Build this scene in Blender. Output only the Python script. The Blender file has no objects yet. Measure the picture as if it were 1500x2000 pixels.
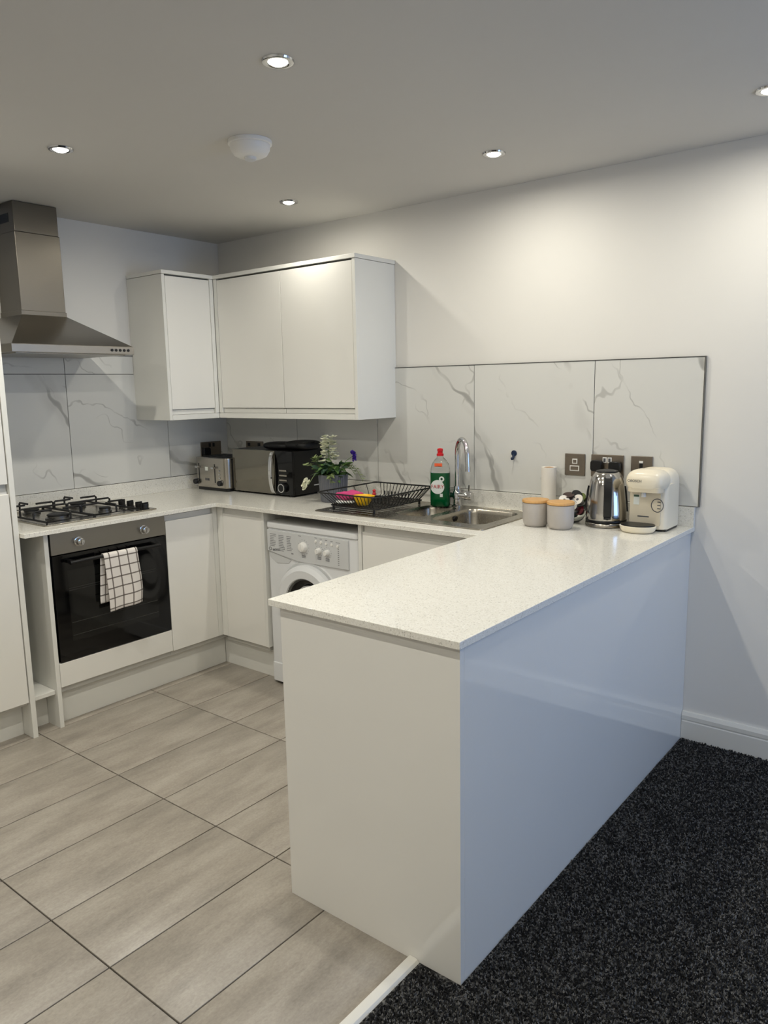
import bpy, math, random
import numpy as np
from mathutils import Vector, Matrix
random.seed(7)
R = math.radians
S = bpy.context.scene
COL = S.collection

# ------------------------------------------------------------------ camera
def make_camera():
    f, yaw, pitch, roll = 1496.18, 0.6745, -0.1622, -0.0187
    fwd = Vector((-math.sin(yaw)*math.cos(pitch), math.cos(yaw)*math.cos(pitch), math.sin(pitch)))
    r = Vector((math.cos(yaw), math.sin(yaw), 0)); u = r.cross(fwd)
    c, s = math.cos(roll), math.sin(roll)
    X = c*r + s*u; Y = -s*r + c*u
    m = Matrix(((X.x, Y.x, -fwd.x, 3.8033), (X.y, Y.y, -fwd.y, -3.183), (X.z, Y.z, -fwd.z, 1.5019), (0, 0, 0, 1)))
    cd = bpy.data.cameras.new('camera'); co = bpy.data.objects.new('camera', cd); COL.objects.link(co)
    cd.sensor_fit = 'VERTICAL'; cd.sensor_height = 32; cd.sensor_width = 24; cd.lens = f*32/2000
    cd.clip_start = 0.02; cd.clip_end = 100
    co.matrix_world = m
    S.camera = co
make_camera()

# ------------------------------------------------------------------ world / light / exposure
SPOT_W = 6.8          # each ceiling downlight
SPOT_COL = (1.0, 0.962, 0.85)
SKY_COL = (0.32, 0.54, 1.0)
SKY_STRENGTH = 5.0
S.view_settings.view_transform = 'Standard'
S.view_settings.look = 'None'
S.view_settings.exposure = 0.0
S.view_settings.gamma = 1.0
S.view_settings.use_curve_mapping = False
S.cycles.max_bounces = 7
S.cycles.diffuse_bounces = 4
S.cycles.glossy_bounces = 4
S.cycles.transmission_bounces = 6
S.cycles.transparent_max_bounces = 6
S.cycles.use_adaptive_sampling = True
S.cycles.adaptive_threshold = 0.08
S.cycles.sample_clamp_indirect = 6.0
S.cycles.caustics_reflective = False
S.cycles.caustics_refractive = False
S.cycles.use_denoising = True
wd = bpy.data.worlds.new('world'); S.world = wd; wd.use_nodes = True
bg = wd.node_tree.nodes['Background']; bg.inputs[0].default_value = (*SKY_COL, 1); bg.inputs[1].default_value = SKY_STRENGTH

# room size
H = 2.376; W = 0.917; RX = 5.7; RY = -4.7
WIN = (-1.55, -0.2, 0.45, 2.15)      # window in the wall at x = RX : y0, y1, z0, z1
pd = bpy.data.lights.new('window_portal', 'AREA'); pd.shape = 'RECTANGLE'
pd.size = WIN[3]-WIN[2]; pd.size_y = WIN[1]-WIN[0]; pd.cycles.is_portal = True
po = bpy.data.objects.new('window_portal', pd); COL.objects.link(po)
po.location = (RX+0.06, (WIN[0]+WIN[1])/2, (WIN[2]+WIN[3])/2); po.rotation_euler = (0, R(90), 0)

# ------------------------------------------------------------------ helpers
ORG = {}
def tag(o, label=None, cat=None, group=None, kind=None):
    if label: o['label'] = label
    if cat: o['category'] = cat
    if group: o['group'] = group
    if kind: o['kind'] = kind
    return o
def thing(name, loc, label, cat, group=None, rz=0, local=False):
    o = bpy.data.objects.new(name, None); COL.objects.link(o); o.location = loc; o.rotation_euler = (0, 0, rz)
    o.empty_display_size = 0.05
    ORG[o.name] = Vector((0, 0, 0)) if local else Vector(loc)
    return tag(o, label, cat, group)
def copy_tree(o, parent=None):
    c = o.copy(); COL.objects.link(c); c.parent = parent
    ORG[c.name] = ORG.get(o.name, Vector((0, 0, 0)))
    for ch in list(o.children): copy_tree(ch, c)
    return c

class MB:
    def __init__(s): s.v = []; s.f = []
    def add(s, v, f):
        n = len(s.v); s.v += [tuple(p) for p in v]; s.f += [tuple(i+n for i in q) for q in f]; return s
    def box(s, x0, x1, y0, y1, z0, z1):
        v = [(x, y, z) for x in (x0, x1) for y in (y0, y1) for z in (z0, z1)]
        return s.add(v, [(0, 1, 3, 2), (4, 6, 7, 5), (0, 4, 5, 1), (2, 3, 7, 6), (0, 2, 6, 4), (1, 5, 7, 3)])
    def lathe(s, prof, n=32, c=(0, 0, 0), axis='z', cap=True, sx=1, sy=1, ang=0):
        v = []; f = []
        m = len(prof)
        for (r, z) in prof:
            for i in range(n):
                a = 2*math.pi*i/n + ang; p = (r*math.cos(a)*sx, r*math.sin(a)*sy, z)
                if axis == 'x': p = (p[2], p[0], p[1])
                elif axis == 'y': p = (p[1], p[2], p[0])
                v.append((p[0]+c[0], p[1]+c[1], p[2]+c[2]))
        for j in range(m-1):
            for i in range(n):
                k = (i+1) % n
                f.append((j*n+i, j*n+k, (j+1)*n+k, (j+1)*n+i))
        if cap:
            f.append(tuple(range(n-1, -1, -1))); f.append(tuple((m-1)*n+i for i in range(n)))
        return s.add(v, f)
    def cyl(s, c, r, h, axis='z', n=24, r2=None):
        return s.lathe([(r, 0), (r if r2 is None else r2, h)], n, c, axis)
    def tube(s, pts, r, n=8, closed=False, cap=True):
        P = [Vector(p) for p in pts]; m = len(P); v = []; f = []
        rr = r if isinstance(r, (list, tuple)) else [r]*m
        prev = None
        for i in range(m):
            if closed: t = P[(i+1) % m]-P[i-1]
            else: t = P[min(i+1, m-1)]-P[max(i-1, 0)]
            t.normalize()
            if prev is None:
                a = Vector((0, 0, 1)) if abs(t.z) < .9 else Vector((1, 0, 0))
                nrm = t.cross(a).normalized()
            else:
                nrm = (prev-t*prev.dot(t))
                nrm = nrm.normalized() if nrm.length > 1e-6 else t.orthogonal().normalized()
            prev = nrm; b = t.cross(nrm)
            for k in range(n):
                a = 2*math.pi*k/n
                v.append(P[i]+rr[i]*(math.cos(a)*nrm+math.sin(a)*b))
        for i in range(m if closed else m-1):
            j = (i+1) % m
            for k in range(n):
                l = (k+1) % n
                f.append((i*n+k, i*n+l, j*n+l, j*n+k))
        if cap and not closed:
            f.append(tuple(range(n-1, -1, -1))); f.append(tuple((m-1)*n+k for k in range(n)))
        return s.add(v, f)
    def prism(s, poly, a0, a1, axis='z'):
        n = len(poly); v = []
        for a in (a0, a1):
            for (p, q) in poly:
                v.append({'z': (p, q, a), 'x': (a, p, q), 'y': (p, a, q)}[axis])
        f = [tuple(range(n-1, -1, -1)), tuple(range(n, 2*n))]
        for i in range(n):
            j = (i+1) % n; f.append((i, j, n+j, n+i))
        return s.add(v, f)
    def grid(s, fn, nu, nv):
        v = [fn(i/(nu), j/(nv)) for i in range(nu+1) for j in range(nv+1)]
        f = [(i*(nv+1)+j, (i+1)*(nv+1)+j, (i+1)*(nv+1)+j+1, i*(nv+1)+j+1) for i in range(nu) for j in range(nv)]
        return s.add(v, f)
    def ellipsoid(s, c, rx, ry, rz, nu=10, nv=7, e=1.0):
        v = []; f = []
        for j in range(nv+1):
            th = math.pi*j/nv - math.pi/2
            for i in range(nu):
                a = 2*math.pi*i/nu
                sg = lambda t: math.copysign(abs(t)**e, t)
                v.append((c[0]+rx*sg(math.cos(th))*sg(math.cos(a)), c[1]+ry*sg(math.cos(th))*sg(math.sin(a)), c[2]+rz*sg(math.sin(th))))
        for j in range(nv):
            for i in range(nu):
                k = (i+1) % nu; f.append((j*nu+i, j*nu+k, (j+1)*nu+k, (j+1)*nu+i))
        return s.add(v, f)
    def rbox(s, x0, x1, y0, y1, z0, z1, r, n=5, axis='z'):
        """box with four rounded vertical edges (about axis)"""
        if axis == 'z': a0, a1, b0, b1, c0, c1 = x0, x1, y0, y1, z0, z1
        elif axis == 'y': a0, a1, b0, b1, c0, c1 = x0, x1, z0, z1, y0, y1
        else: a0, a1, b0, b1, c0, c1 = y0, y1, z0, z1, x0, x1
        return s.prism(rrect(a0, a1, b0, b1, r, n), c0, c1, axis)
    def build(s, name, mat, parent=None, bevel=0, smooth=False, org=None, sub=0, segs=2, sharp=38):
        me = bpy.data.meshes.new(name)
        o = bpy.data.objects.new(name, me); COL.objects.link(o)
        if parent is not None: off = ORG.get(parent.name, Vector((0, 0, 0)))
        elif org is not None: off = Vector(org); o.location = org
        else: off = Vector((0, 0, 0))
        ORG[o.name] = off
        me.from_pydata([(p[0]-off.x, p[1]-off.y, p[2]-off.z) for p in s.v], [], s.f)
        import bmesh
        bm = bmesh.new(); bm.from_mesh(me); bmesh.ops.recalc_face_normals(bm, faces=bm.faces); bm.to_mesh(me); bm.free()
        me.materials.append(mat)
        if smooth:
            me.polygons.foreach_set('use_smooth', [True]*len(me.polygons))
            me.set_sharp_from_angle(angle=R(sharp))
        if bevel:
            b = o.modifiers.new('bevel', 'BEVEL'); b.width = bevel; b.segments = segs; b.limit_method = 'ANGLE'; b.angle_limit = R(40)
            if not smooth:
                me.polygons.foreach_set('use_smooth', [True]*len(me.polygons)); b.harden_normals = True
        if sub:
            m = o.modifiers.new('sub', 'SUBSURF'); m.levels = sub; m.render_levels = sub
        if parent is not None: o.parent = parent
        return o

def rrect(a0, a1, b0, b1, r, n=5):
    out = []
    for (ca, cb, st) in ((a1-r, b1-r, 0), (a0+r, b1-r, 90), (a0+r, b0+r, 180), (a1-r, b0+r, 270)):
        for i in range(n+1):
            t = R(st+90*i/n); out.append((ca+r*math.cos(t), cb+r*math.sin(t)))
    return out
def struct(o, label=None):
    o['kind'] = 'structure'
    if label: o['label'] = label
    return o
def text(body, size, loc, rot, mat, parent, name='lettering', align='CENTER', ext=0.0004):
    cu = bpy.data.curves.new(name, 'FONT'); cu.body = body; cu.size = size; cu.align_x = align; cu.align_y = 'CENTER'; cu.extrude = ext
    cu.materials.append(mat)
    tmp = bpy.data.objects.new(name+'_curve', cu); COL.objects.link(tmp)
    bpy.context.view_layer.update()
    me = bpy.data.meshes.new_from_object(tmp.evaluated_get(bpy.context.evaluated_depsgraph_get()))
    bpy.data.objects.remove(tmp)
    o = bpy.data.objects.new(name, me); COL.objects.link(o); o['kind'] = 'stuff'
    o.location = Vector(loc)-ORG.get(parent.name, Vector((0, 0, 0))); o.rotation_euler = rot; o.parent = parent
    return o

# ------------------------------------------------------------------ materials
def lin(c):
    return tuple((x/255/12.92 if x/255 <= .04045 else ((x/255+.055)/1.055)**2.4) for x in c)
def mat(name, rgb, rough=.5, metal=0, var=.04, scale=40, bump=0, bscale=200, coat=0, spec=.5, trans=0, ior=1.45, emit=None, es=0, aniso=0, stretch=None, rvar=0):
    m = bpy.data.materials.new(name); m.use_nodes = True; nt = m.node_tree; N = nt.nodes; L = nt.links
    p = N['Principled BSDF']; col = lin(rgb)
    tc = N.new('ShaderNodeTexCoord'); mp = N.new('ShaderNodeMapping'); L.new(tc.outputs['Object'], mp.inputs[0])
    if stretch: mp.inputs['Scale'].default_value = stretch
    nz = N.new('ShaderNodeTexNoise'); nz.inputs['Scale'].default_value = scale; nz.inputs['Detail'].default_value = 3; L.new(mp.outputs[0], nz.inputs['Vector'])
    rp = N.new('ShaderNodeMix'); rp.data_type = 'RGBA'
    rp.inputs[6].default_value = (*[max(0, c*(1-var)) for c in col], 1); rp.inputs[7].default_value = (*[min(1, c*(1+var)) for c in col], 1)
    L.new(nz.outputs['Fac'], rp.inputs[0]); L.new(rp.outputs[2], p.inputs['Base Color'])
    p.inputs['Roughness'].default_value = rough; p.inputs['Metallic'].default_value = metal
    p.inputs['Specular IOR Level'].default_value = spec; p.inputs['Coat Weight'].default_value = coat; p.inputs['Coat Roughness'].default_value = .05
    p.inputs['Transmission Weight'].default_value = trans; p.inputs['IOR'].default_value = ior
    if aniso: p.inputs['Anisotropic'].default_value = aniso
    if rvar:
        mr = N.new('ShaderNodeMapRange'); mr.inputs['To Min'].default_value = rough-rvar; mr.inputs['To Max'].default_value = rough+rvar
        L.new(nz.outputs['Fac'], mr.inputs['Value']); L.new(mr.outputs[0], p.inputs['Roughness'])
    if emit: p.inputs['Emission Color'].default_value = (*emit, 1); p.inputs['Emission Strength'].default_value = es
    if bump:
        n2 = N.new('ShaderNodeTexNoise'); n2.inputs['Scale'].default_value = bscale; n2.inputs['Detail'].default_value = 4; L.new(mp.outputs[0], n2.inputs['Vector'])
        b = N.new('ShaderNodeBump'); b.inputs['Strength'].default_value = bump; b.inputs['Distance'].default_value = .002
        L.new(n2.outputs['Fac'], b.inputs['Height']); L.new(b.outputs[0], p.inputs['Normal'])
    return m

M = {}
M['wall'] = mat('wall_paint', (226, 223, 217), .75, var=.015, scale=3, bump=.06, bscale=350)
M['ceil'] = mat('ceiling_paint', (206, 203, 197), .85, var=.015, scale=3, bump=.05, bscale=300)
M['gloss'] = mat('white_gloss_door', (230, 228, 222), .07, var=.01, scale=2, spec=.5, coat=.6)
M['panelblue'] = M['gloss']
M['satin'] = mat('white_satin_board', (224, 223, 217), .35, var=.012, scale=3)
M['skirt'] = mat('skirting_paint', (228, 225, 216), .38, var=.015, scale=8)
M['carcass'] = mat('carcass_white', (205, 204, 198), .5, var=.02, scale=5)
M['steel'] = mat('brushed_steel', (168, 162, 152), .30, 1, var=.06, scale=30, stretch=(1, 1, 40), aniso=.6, rvar=.05)
M['chimney'] = mat('dark_brushed_steel', (128, 122, 112), .34, 1, var=.07, scale=30, stretch=(1, 1, 40), aniso=.6, rvar=.05)
M['steel_h'] = mat('brushed_steel_flat', (165, 160, 150), .33, 1, var=.06, scale=30, stretch=(40, 1, 1), rvar=.05)
M['sinksteel'] = mat('sink_steel', (172, 166, 154), .26, 1, var=.05, scale=60, stretch=(8, 1, 1), rvar=.05)
M['chrome'] = mat('chrome', (205, 205, 205), .06, 1, var=.01)
M['kettle'] = mat('polished_steel', (190, 186, 180), .14, 1, var=.03, scale=20, stretch=(1, 1, 20))
M['toaster'] = mat('toaster_steel', (178, 172, 162), .24, 1, var=.04, scale=30, stretch=(1, 1, 30))
M['ovensteel'] = mat('oven_fascia_steel', (150, 145, 136), .36, 1, var=.05, scale=40, stretch=(1, 1, 30))
M['black'] = mat('black_plastic', (14, 14, 15), .35, var=.1)
M['blackgloss'] = mat('black_glass', (6, 6, 7), .05, var=.1, spec=.5)
M['iron'] = mat('black_enamel_iron', (15, 15, 16), .5, var=.15, bump=.1)
M['wire'] = mat('black_coated_wire', (12, 12, 13), .38, var=.1)
M['blackfab'] = mat('black_quilted_fabric', (9, 9, 10), .55, var=.2, bump=.4, bscale=120)
M['dark'] = mat('dark_void', (20, 20, 20), .8, var=.1)
M['grout'] = mat('grey_grout', (70, 68, 64), .9, var=.1, scale=200)
M['edge'] = mat('metal_edge_trim', (120, 120, 118), .35, .8, var=.05)
M['appl'] = mat('appliance_white', (226, 227, 228), .3, var=.01)
M['applgrey'] = mat('appliance_panel', (205, 206, 206), .35, var=.01)
M['print2'] = mat('faint_grey_print', (128, 128, 131), .6, var=.05)
M['print'] = mat('grey_print', (80, 80, 84), .6, var=.05)
M['cream'] = mat('cream_plastic', (232, 222, 200), .28, var=.01)
M['creamdark'] = mat('cream_front', (214, 203, 180), .35, var=.015)
M['ceramic'] = mat('grey_ceramic', (176, 170, 164), .4, var=.03, scale=60)
M['bamboo'] = mat('bamboo_wood', (205, 158, 98), .45, var=.12, scale=18, stretch=(1, 14, 1))
M['paper'] = mat('white_paper', (232, 226, 216), .9, var=.03, scale=200, bump=.2, bscale=300)
M['socket'] = mat('brushed_nickel_plate', (136, 126, 114), .38, 1, var=.08, scale=50, stretch=(1, 1, 30))
M['white'] = mat('white_plastic', (235, 233, 228), .35, var=.01)
M['navy'] = mat('navy_plastic', (18, 38, 66), .4, var=.05)
M['liquid'] = mat('green_liquid', (0, 78, 38), .12, var=.05)
M['red'] = mat('red_plastic', (198, 18, 26), .3, var=.05)
M['orange'] = mat('orange_label', (236, 96, 50), .4, var=.05)
M['label_green'] = mat('label_green', (0, 74, 44), .3, var=.05)
M['label_white'] = mat('label_white', (222, 226, 220), .4, var=.02)
M['label_red'] = mat('label_red', (176, 28, 40), .4, var=.02)
M['clear'] = mat('clear_plastic', (238, 240, 238), .03, var=0, trans=1, ior=1.25)
M['glass'] = mat('clear_glass', (250, 252, 250), .02, var=0, trans=1, ior=1.3)
M['pot'] = mat('dark_grey_pot', (96, 98, 104), .55, var=.12, scale=30)
M['soil'] = mat('soil', (40, 34, 26), .9, var=.3, bump=.5)
M['leaf'] = mat('leaf_green', (82, 112, 56), .55, var=.3, scale=25)
M['leaf2'] = mat('leaf_pale_green', (128, 142, 92), .55, var=.25, scale=25)
M['leaf3'] = mat('leaf_blue_green', (62, 88, 66), .55, var=.2, scale=25)
M['petal'] = mat('white_petals', (236, 236, 212), .6, var=.06, scale=60)
M['purple'] = mat('purple_petals', (72, 44, 150), .6, var=.2, scale=60)
M['pink'] = mat('pink_cloth', (196, 62, 118), .7, var=.12, scale=60, bump=.3)
M['yellow'] = mat('yellow_plastic', (240, 190, 30), .4, var=.05)
M['lens'] = mat('lamp_lens', (255, 255, 255), .4, var=0, emit=(1, .97, .9), es=14)
M['rackshelf'] = mat('oven_rack_chrome', (120, 120, 120), .3, 1, var=.05)
M['mirror'] = mat('microwave_mirror_glass', (128, 124, 114), .10, .9, var=.02)

def socket_in(nt, n): return nt
def marble():
    m = bpy.data.materials.new('white_marble_tile'); m.use_nodes = True; nt = m.node_tree; N = nt.nodes; L = nt.links; p = N['Principled BSDF']
    tc = N.new('ShaderNodeTexCoord'); oi = N.new('ShaderNodeObjectInfo')
    sc = N.new('ShaderNodeVectorMath'); sc.operation = 'SCALE'; sc.inputs['Scale'].default_value = 37.0
    cmb = N.new('ShaderNodeCombineXYZ'); L.new(oi.outputs['Random'], cmb.inputs[0]); L.new(oi.outputs['Random'], cmb.inputs[2]); L.new(cmb.outputs[0], sc.inputs[0])
    ad = N.new('ShaderNodeVectorMath'); ad.operation = 'ADD'; L.new(tc.outputs['Object'], ad.inputs[0]); L.new(sc.outputs[0], ad.inputs[1])
    sp = N.new('ShaderNodeSeparateXYZ'); L.new(tc.outputs['Object'], sp.inputs[0])
    u = N.new('ShaderNodeMath'); u.operation = 'ADD'; L.new(sp.outputs[0], u.inputs[0]); L.new(sp.outputs[1], u.inputs[1])
    uv = N.new('ShaderNodeCombineXYZ'); L.new(u.outputs[0], uv.inputs[0]); L.new(sp.outputs[2], uv.inputs[1]); L.new(oi.outputs['Random'], uv.inputs[2])
    ran = N.new('ShaderNodeMapRange'); ran.inputs['To Min'].default_value = R(15); ran.inputs['To Max'].default_value = R(62); L.new(oi.outputs['Random'], ran.inputs['Value'])
    vr = N.new('ShaderNodeVectorRotate'); vr.rotation_type = 'Z_AXIS'; L.new(uv.outputs[0], vr.inputs['Vector']); L.new(ran.outputs[0], vr.inputs['Angle'])
    sc3 = N.new('ShaderNodeVectorMath'); sc3.operation = 'MULTIPLY_ADD'; L.new(vr.outputs[0], sc3.inputs[0]); sc3.inputs[1].default_value = (1, 1, 9)
    L.new(sc.outputs[0], sc3.inputs[2])
    def wave(scale, dist, lo, hi, off):
        o = N.new('ShaderNodeVectorMath'); o.operation = 'ADD'; o.inputs[1].default_value = (off, off*1.7, off*.3); L.new(sc3.outputs[0], o.inputs[0])
        w = N.new('ShaderNodeTexWave'); w.wave_type = 'BANDS'; w.bands_direction = 'Y'; w.inputs['Scale'].default_value = scale; w.inputs['Distortion'].default_value = dist
        w.inputs['Detail'].default_value = 4; w.inputs['Detail Scale'].default_value = 2.2; w.inputs['Detail Roughness'].default_value = .58; L.new(o.outputs[0], w.inputs['Vector'])
        c = N.new('ShaderNodeMapRange'); c.interpolation_type = 'SMOOTHSTEP'; c.inputs['From Min'].default_value = lo; c.inputs['From Max'].default_value = hi; L.new(w.outputs['Fac'], c.inputs['Value'])
        return c.outputs[0]
    def noise(scale, lo, hi, off):
        o = N.new('ShaderNodeVectorMath'); o.operation = 'ADD'; o.inputs[1].default_value = (off, -off, off); L.new(sc3.outputs[0], o.inputs[0])
        n = N.new('ShaderNodeTexNoise'); n.inputs['Scale'].default_value = scale; n.inputs['Detail'].default_value = 2; L.new(o.outputs[0], n.inputs['Vector'])
        c = N.new('ShaderNodeMapRange'); c.inputs['From Min'].default_value = lo; c.inputs['From Max'].default_value = hi; L.new(n.outputs['Fac'], c.inputs['Value']); return c.outputs[0]
    def mul(a, b, k=None):
        x = N.new('ShaderNodeMath'); x.operation = 'MULTIPLY'; L.new(a, x.inputs[0])
        if k is None: L.new(b, x.inputs[1])
        else: x.inputs[1].default_value = k
        return x.outputs[0]
    def mx(a, b):
        x = N.new('ShaderNodeMath'); x.operation = 'MAXIMUM'; L.new(a, x.inputs[0]); L.new(b, x.inputs[1]); return x.outputs[0]
    v1 = mul(mul(wave(.55, 3.0, .9935, 1.0, 0), noise(4.0, .40, .58, 2.0)), None, .72)
    v2 = mul(mul(wave(.55, 3.0, .88, 1.0, 0), noise(3.4, .44, .68, 5.0)), None, .30)
    v3 = mul(mul(wave(1.05, 5.0, .9955, 1.0, 4.3), noise(5.0, .46, .62, 9.0)), None, .5)
    v4 = mul(mul(wave(.7, 9.0, .996, 1.0, 8.1), noise(4.0, .50, .64, 13.0)), None, .42)
    v3 = mx(v3, v4)
    tot = mx(mx(v1, v2), v3)
    mix = N.new('ShaderNodeMix'); mix.data_type = 'RGBA'
    mix.inputs[6].default_value = (*lin((214, 213, 208)), 1); mix.inputs[7].default_value = (*lin((138, 136, 131)), 1)
    L.new(tot, mix.inputs[0]); L.new(mix.outputs[2], p.inputs['Base Color'])
    p.inputs['Roughness'].default_value = .14
    return m
M['marble'] = marble()

def floortile():
    m = bpy.data.materials.new('grey_striated_floor_tile'); m.use_nodes = True; nt = m.node_tree; N = nt.nodes; L = nt.links; p = N['Principled BSDF']
    tc = N.new('ShaderNodeTexCoord'); oi = N.new('ShaderNodeObjectInfo')
    cmb = N.new('ShaderNodeCombineXYZ'); L.new(oi.outputs['Random'], cmb.inputs[0]); L.new(oi.outputs['Random'], cmb.inputs[1])
    sc = N.new('ShaderNodeVectorMath'); sc.operation = 'SCALE'; sc.inputs['Scale'].default_value = 53.0; L.new(cmb.outputs[0], sc.inputs[0])
    ad = N.new('ShaderNodeVectorMath'); ad.operation = 'ADD'; L.new(tc.outputs['Object'], ad.inputs[0]); L.new(sc.outputs[0], ad.inputs[1])
    def nz(scale, sx, sy, detail=5, rough=.6):
        mp = N.new('ShaderNodeMapping'); mp.inputs['Scale'].default_value = (sx, sy, 1); L.new(ad.outputs[0], mp.inputs[0])
        n = N.new('ShaderNodeTexNoise'); n.inputs['Scale'].default_value = scale; n.inputs['Detail'].default_value = detail; n.inputs['Roughness'].default_value = rough; L.new(mp.outputs[0], n.inputs['Vector']); return n.outputs['Fac']
    n1 = nz(11, 1, .24, 7, .68); n2 = nz(60, 1, .28, 5, .75); n3 = nz(4, 1, .5); n4 = nz(150, 1, .6, 3)
    r1 = N.new('ShaderNodeValToRGB'); r1.color_ramp.elements[0].position = .32; r1.color_ramp.elements[1].position = .70
    r1.color_ramp.elements[0].color = (*lin((138, 131, 121)), 1); r1.color_ramp.elements[1].color = (*lin((174, 167, 156)), 1)
    e = r1.color_ramp.elements.new(.5); e.color = (*lin((158, 150, 139)), 1)
    L.new(n1, r1.inputs[0])
    mk = N.new('ShaderNodeMapRange'); mk.inputs['From Min'].default_value = .56; mk.inputs['From Max'].default_value = .72; L.new(n2, mk.inputs['Value'])
    mk2 = N.new('ShaderNodeMapRange'); mk2.inputs['From Min'].default_value = .48; mk2.inputs['From Max'].default_value = .66; L.new(n3, mk2.inputs['Value'])
    ml = N.new('ShaderNodeMath'); ml.operation = 'MULTIPLY'; L.new(mk.outputs[0], ml.inputs[0]); L.new(mk2.outputs[0], ml.inputs[1])
    m2 = N.new('ShaderNodeMath'); m2.operation = 'MULTIPLY'; m2.inputs[1].default_value = .55; L.new(ml.outputs[0], m2.inputs[0])
    mx = N.new('ShaderNodeMix'); mx.data_type = 'RGBA'; mx.inputs[7].default_value = (*lin((104, 97, 89)), 1)
    L.new(m2.outputs[0], mx.inputs[0]); L.new(r1.outputs[0], mx.inputs[6])
    ov = N.new('ShaderNodeMix'); ov.data_type = 'RGBA'; ov.blend_type = 'OVERLAY'; ov.inputs[0].default_value = .25
    L.new(mx.outputs[2], ov.inputs[6]); L.new(n4, ov.inputs[7]); L.new(ov.outputs[2], p.inputs['Base Color'])
    b = N.new('ShaderNodeBump'); b.inputs['Strength'].default_value = .12; b.inputs['Distance'].default_value = .002; L.new(n2, b.inputs['Height']); L.new(b.outputs[0], p.inputs['Normal'])
    p.inputs['Roughness'].default_value = .36
    return m
M['tile'] = floortile()

def quartz():
    m = bpy.data.materials.new('white_sparkle_quartz'); m.use_nodes = True; nt = m.node_tree; N = nt.nodes; L = nt.links; p = N['Principled BSDF']
    tc = N.new('ShaderNodeTexCoord')
    v = N.new('ShaderNodeTexVoronoi'); v.inputs['Scale'].default_value = 330; L.new(tc.outputs['Object'], v.inputs['Vector'])
    hs = N.new('ShaderNodeSeparateColor'); L.new(v.outputs['Color'], hs.inputs[0])
    r = N.new('ShaderNodeValToRGB'); r.color_ramp.interpolation = 'CONSTANT'
    r.color_ramp.elements[0].position = 0; r.color_ramp.elements[0].color = (*lin((198, 194, 185)), 1)
    r.color_ramp.elements[1].position = .05; r.color_ramp.elements[1].color = (*lin((222, 219, 210)), 1)
    e = r.color_ramp.elements.new(.25); e.color = (*lin((229, 226, 217)), 1)
    e = r.color_ramp.elements.new(.82); e.color = (*lin((235, 233, 226)), 1)
    L.new(hs.outputs[0], r.inputs[0]); L.new(r.outputs[0], p.inputs['Base Color'])
    p.inputs['Roughness'].default_value = .13
    return m
M['quartz'] = quartz()

def carpetmat():
    m = bpy.data.materials.new('charcoal_carpet'); m.use_nodes = True; nt = m.node_tree; N = nt.nodes; L = nt.links; p = N['Principled BSDF']
    tc = N.new('ShaderNodeTexCoord')
    v = N.new('ShaderNodeTexVoronoi'); v.inputs['Scale'].default_value = 170; L.new(tc.outputs['Object'], v.inputs['Vector'])
    hs = N.new('ShaderNodeSeparateColor'); L.new(v.outputs['Color'], hs.inputs[0])
    r = N.new('ShaderNodeValToRGB'); r.color_ramp.elements[0].color = (*lin((25, 25, 26)), 1); r.color_ramp.elements[0].position = .1
    r.color_ramp.elements[1].color = (*lin((118, 117, 115)), 1); r.color_ramp.elements[1].position = 1
    e = r.color_ramp.elements.new(.6); e.color = (*lin((52, 52, 52)), 1)
    L.new(hs.outputs[0], r.inputs[0]); L.new(r.outputs[0], p.inputs['Base Color'])
    p.inputs['Roughness'].default_value = .95; p.inputs['Specular IOR Level'].default_value = .1
    return m
M['carpet'] = carpetmat()

def towelmat():
    m = bpy.data.materials.new('checked_tea_towel'); m.use_nodes = True; nt = m.node_tree; N = nt.nodes; L = nt.links; p = N['Principled BSDF']
    uv = N.new('ShaderNodeUVMap'); uv.uv_map = 'UVMap'; sp = N.new('ShaderNodeSeparateXYZ'); L.new(uv.outputs[0], sp.inputs[0])
    outs = []
    for k in (0, 1):
        a = N.new('ShaderNodeMath'); a.operation = 'FRACT'; L.new(sp.outputs[k], a.inputs[0])
        b = N.new('ShaderNodeMath'); b.operation = 'LESS_THAN'; b.inputs[1].default_value = .13; L.new(a.outputs[0], b.inputs[0]); outs.append(b.outputs[0])
    s = N.new('ShaderNodeMath'); s.operation = 'ADD'; L.new(outs[0], s.inputs[0]); L.new(outs[1], s.inputs[1])
    h = N.new('ShaderNodeMath'); h.operation = 'MULTIPLY'; h.inputs[1].default_value = .5; L.new(s.outputs[0], h.inputs[0])
    r = N.new('ShaderNodeValToRGB'); r.color_ramp.elements[0].color = (*lin((228, 222, 216)), 1); r.color_ramp.elements[1].color = (*lin((86, 78, 74)), 1)
    e = r.color_ramp.elements.new(.5); e.color = (*lin((118, 110, 104)), 1)
    L.new(h.outputs[0], r.inputs[0]); L.new(r.outputs[0], p.inputs['Base Color']); p.inputs['Roughness'].default_value = .9
    n = N.new('ShaderNodeTexNoise'); n.inputs['Scale'].default_value = 300; b = N.new('ShaderNodeBump'); b.inputs['Strength'].default_value = .3; b.inputs['Distance'].default_value = .002
    L.new(n.outputs['Fac'], b.inputs['Height']); L.new(b.outputs[0], p.inputs['Normal'])
    return m
M['towel'] = towelmat()

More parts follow.
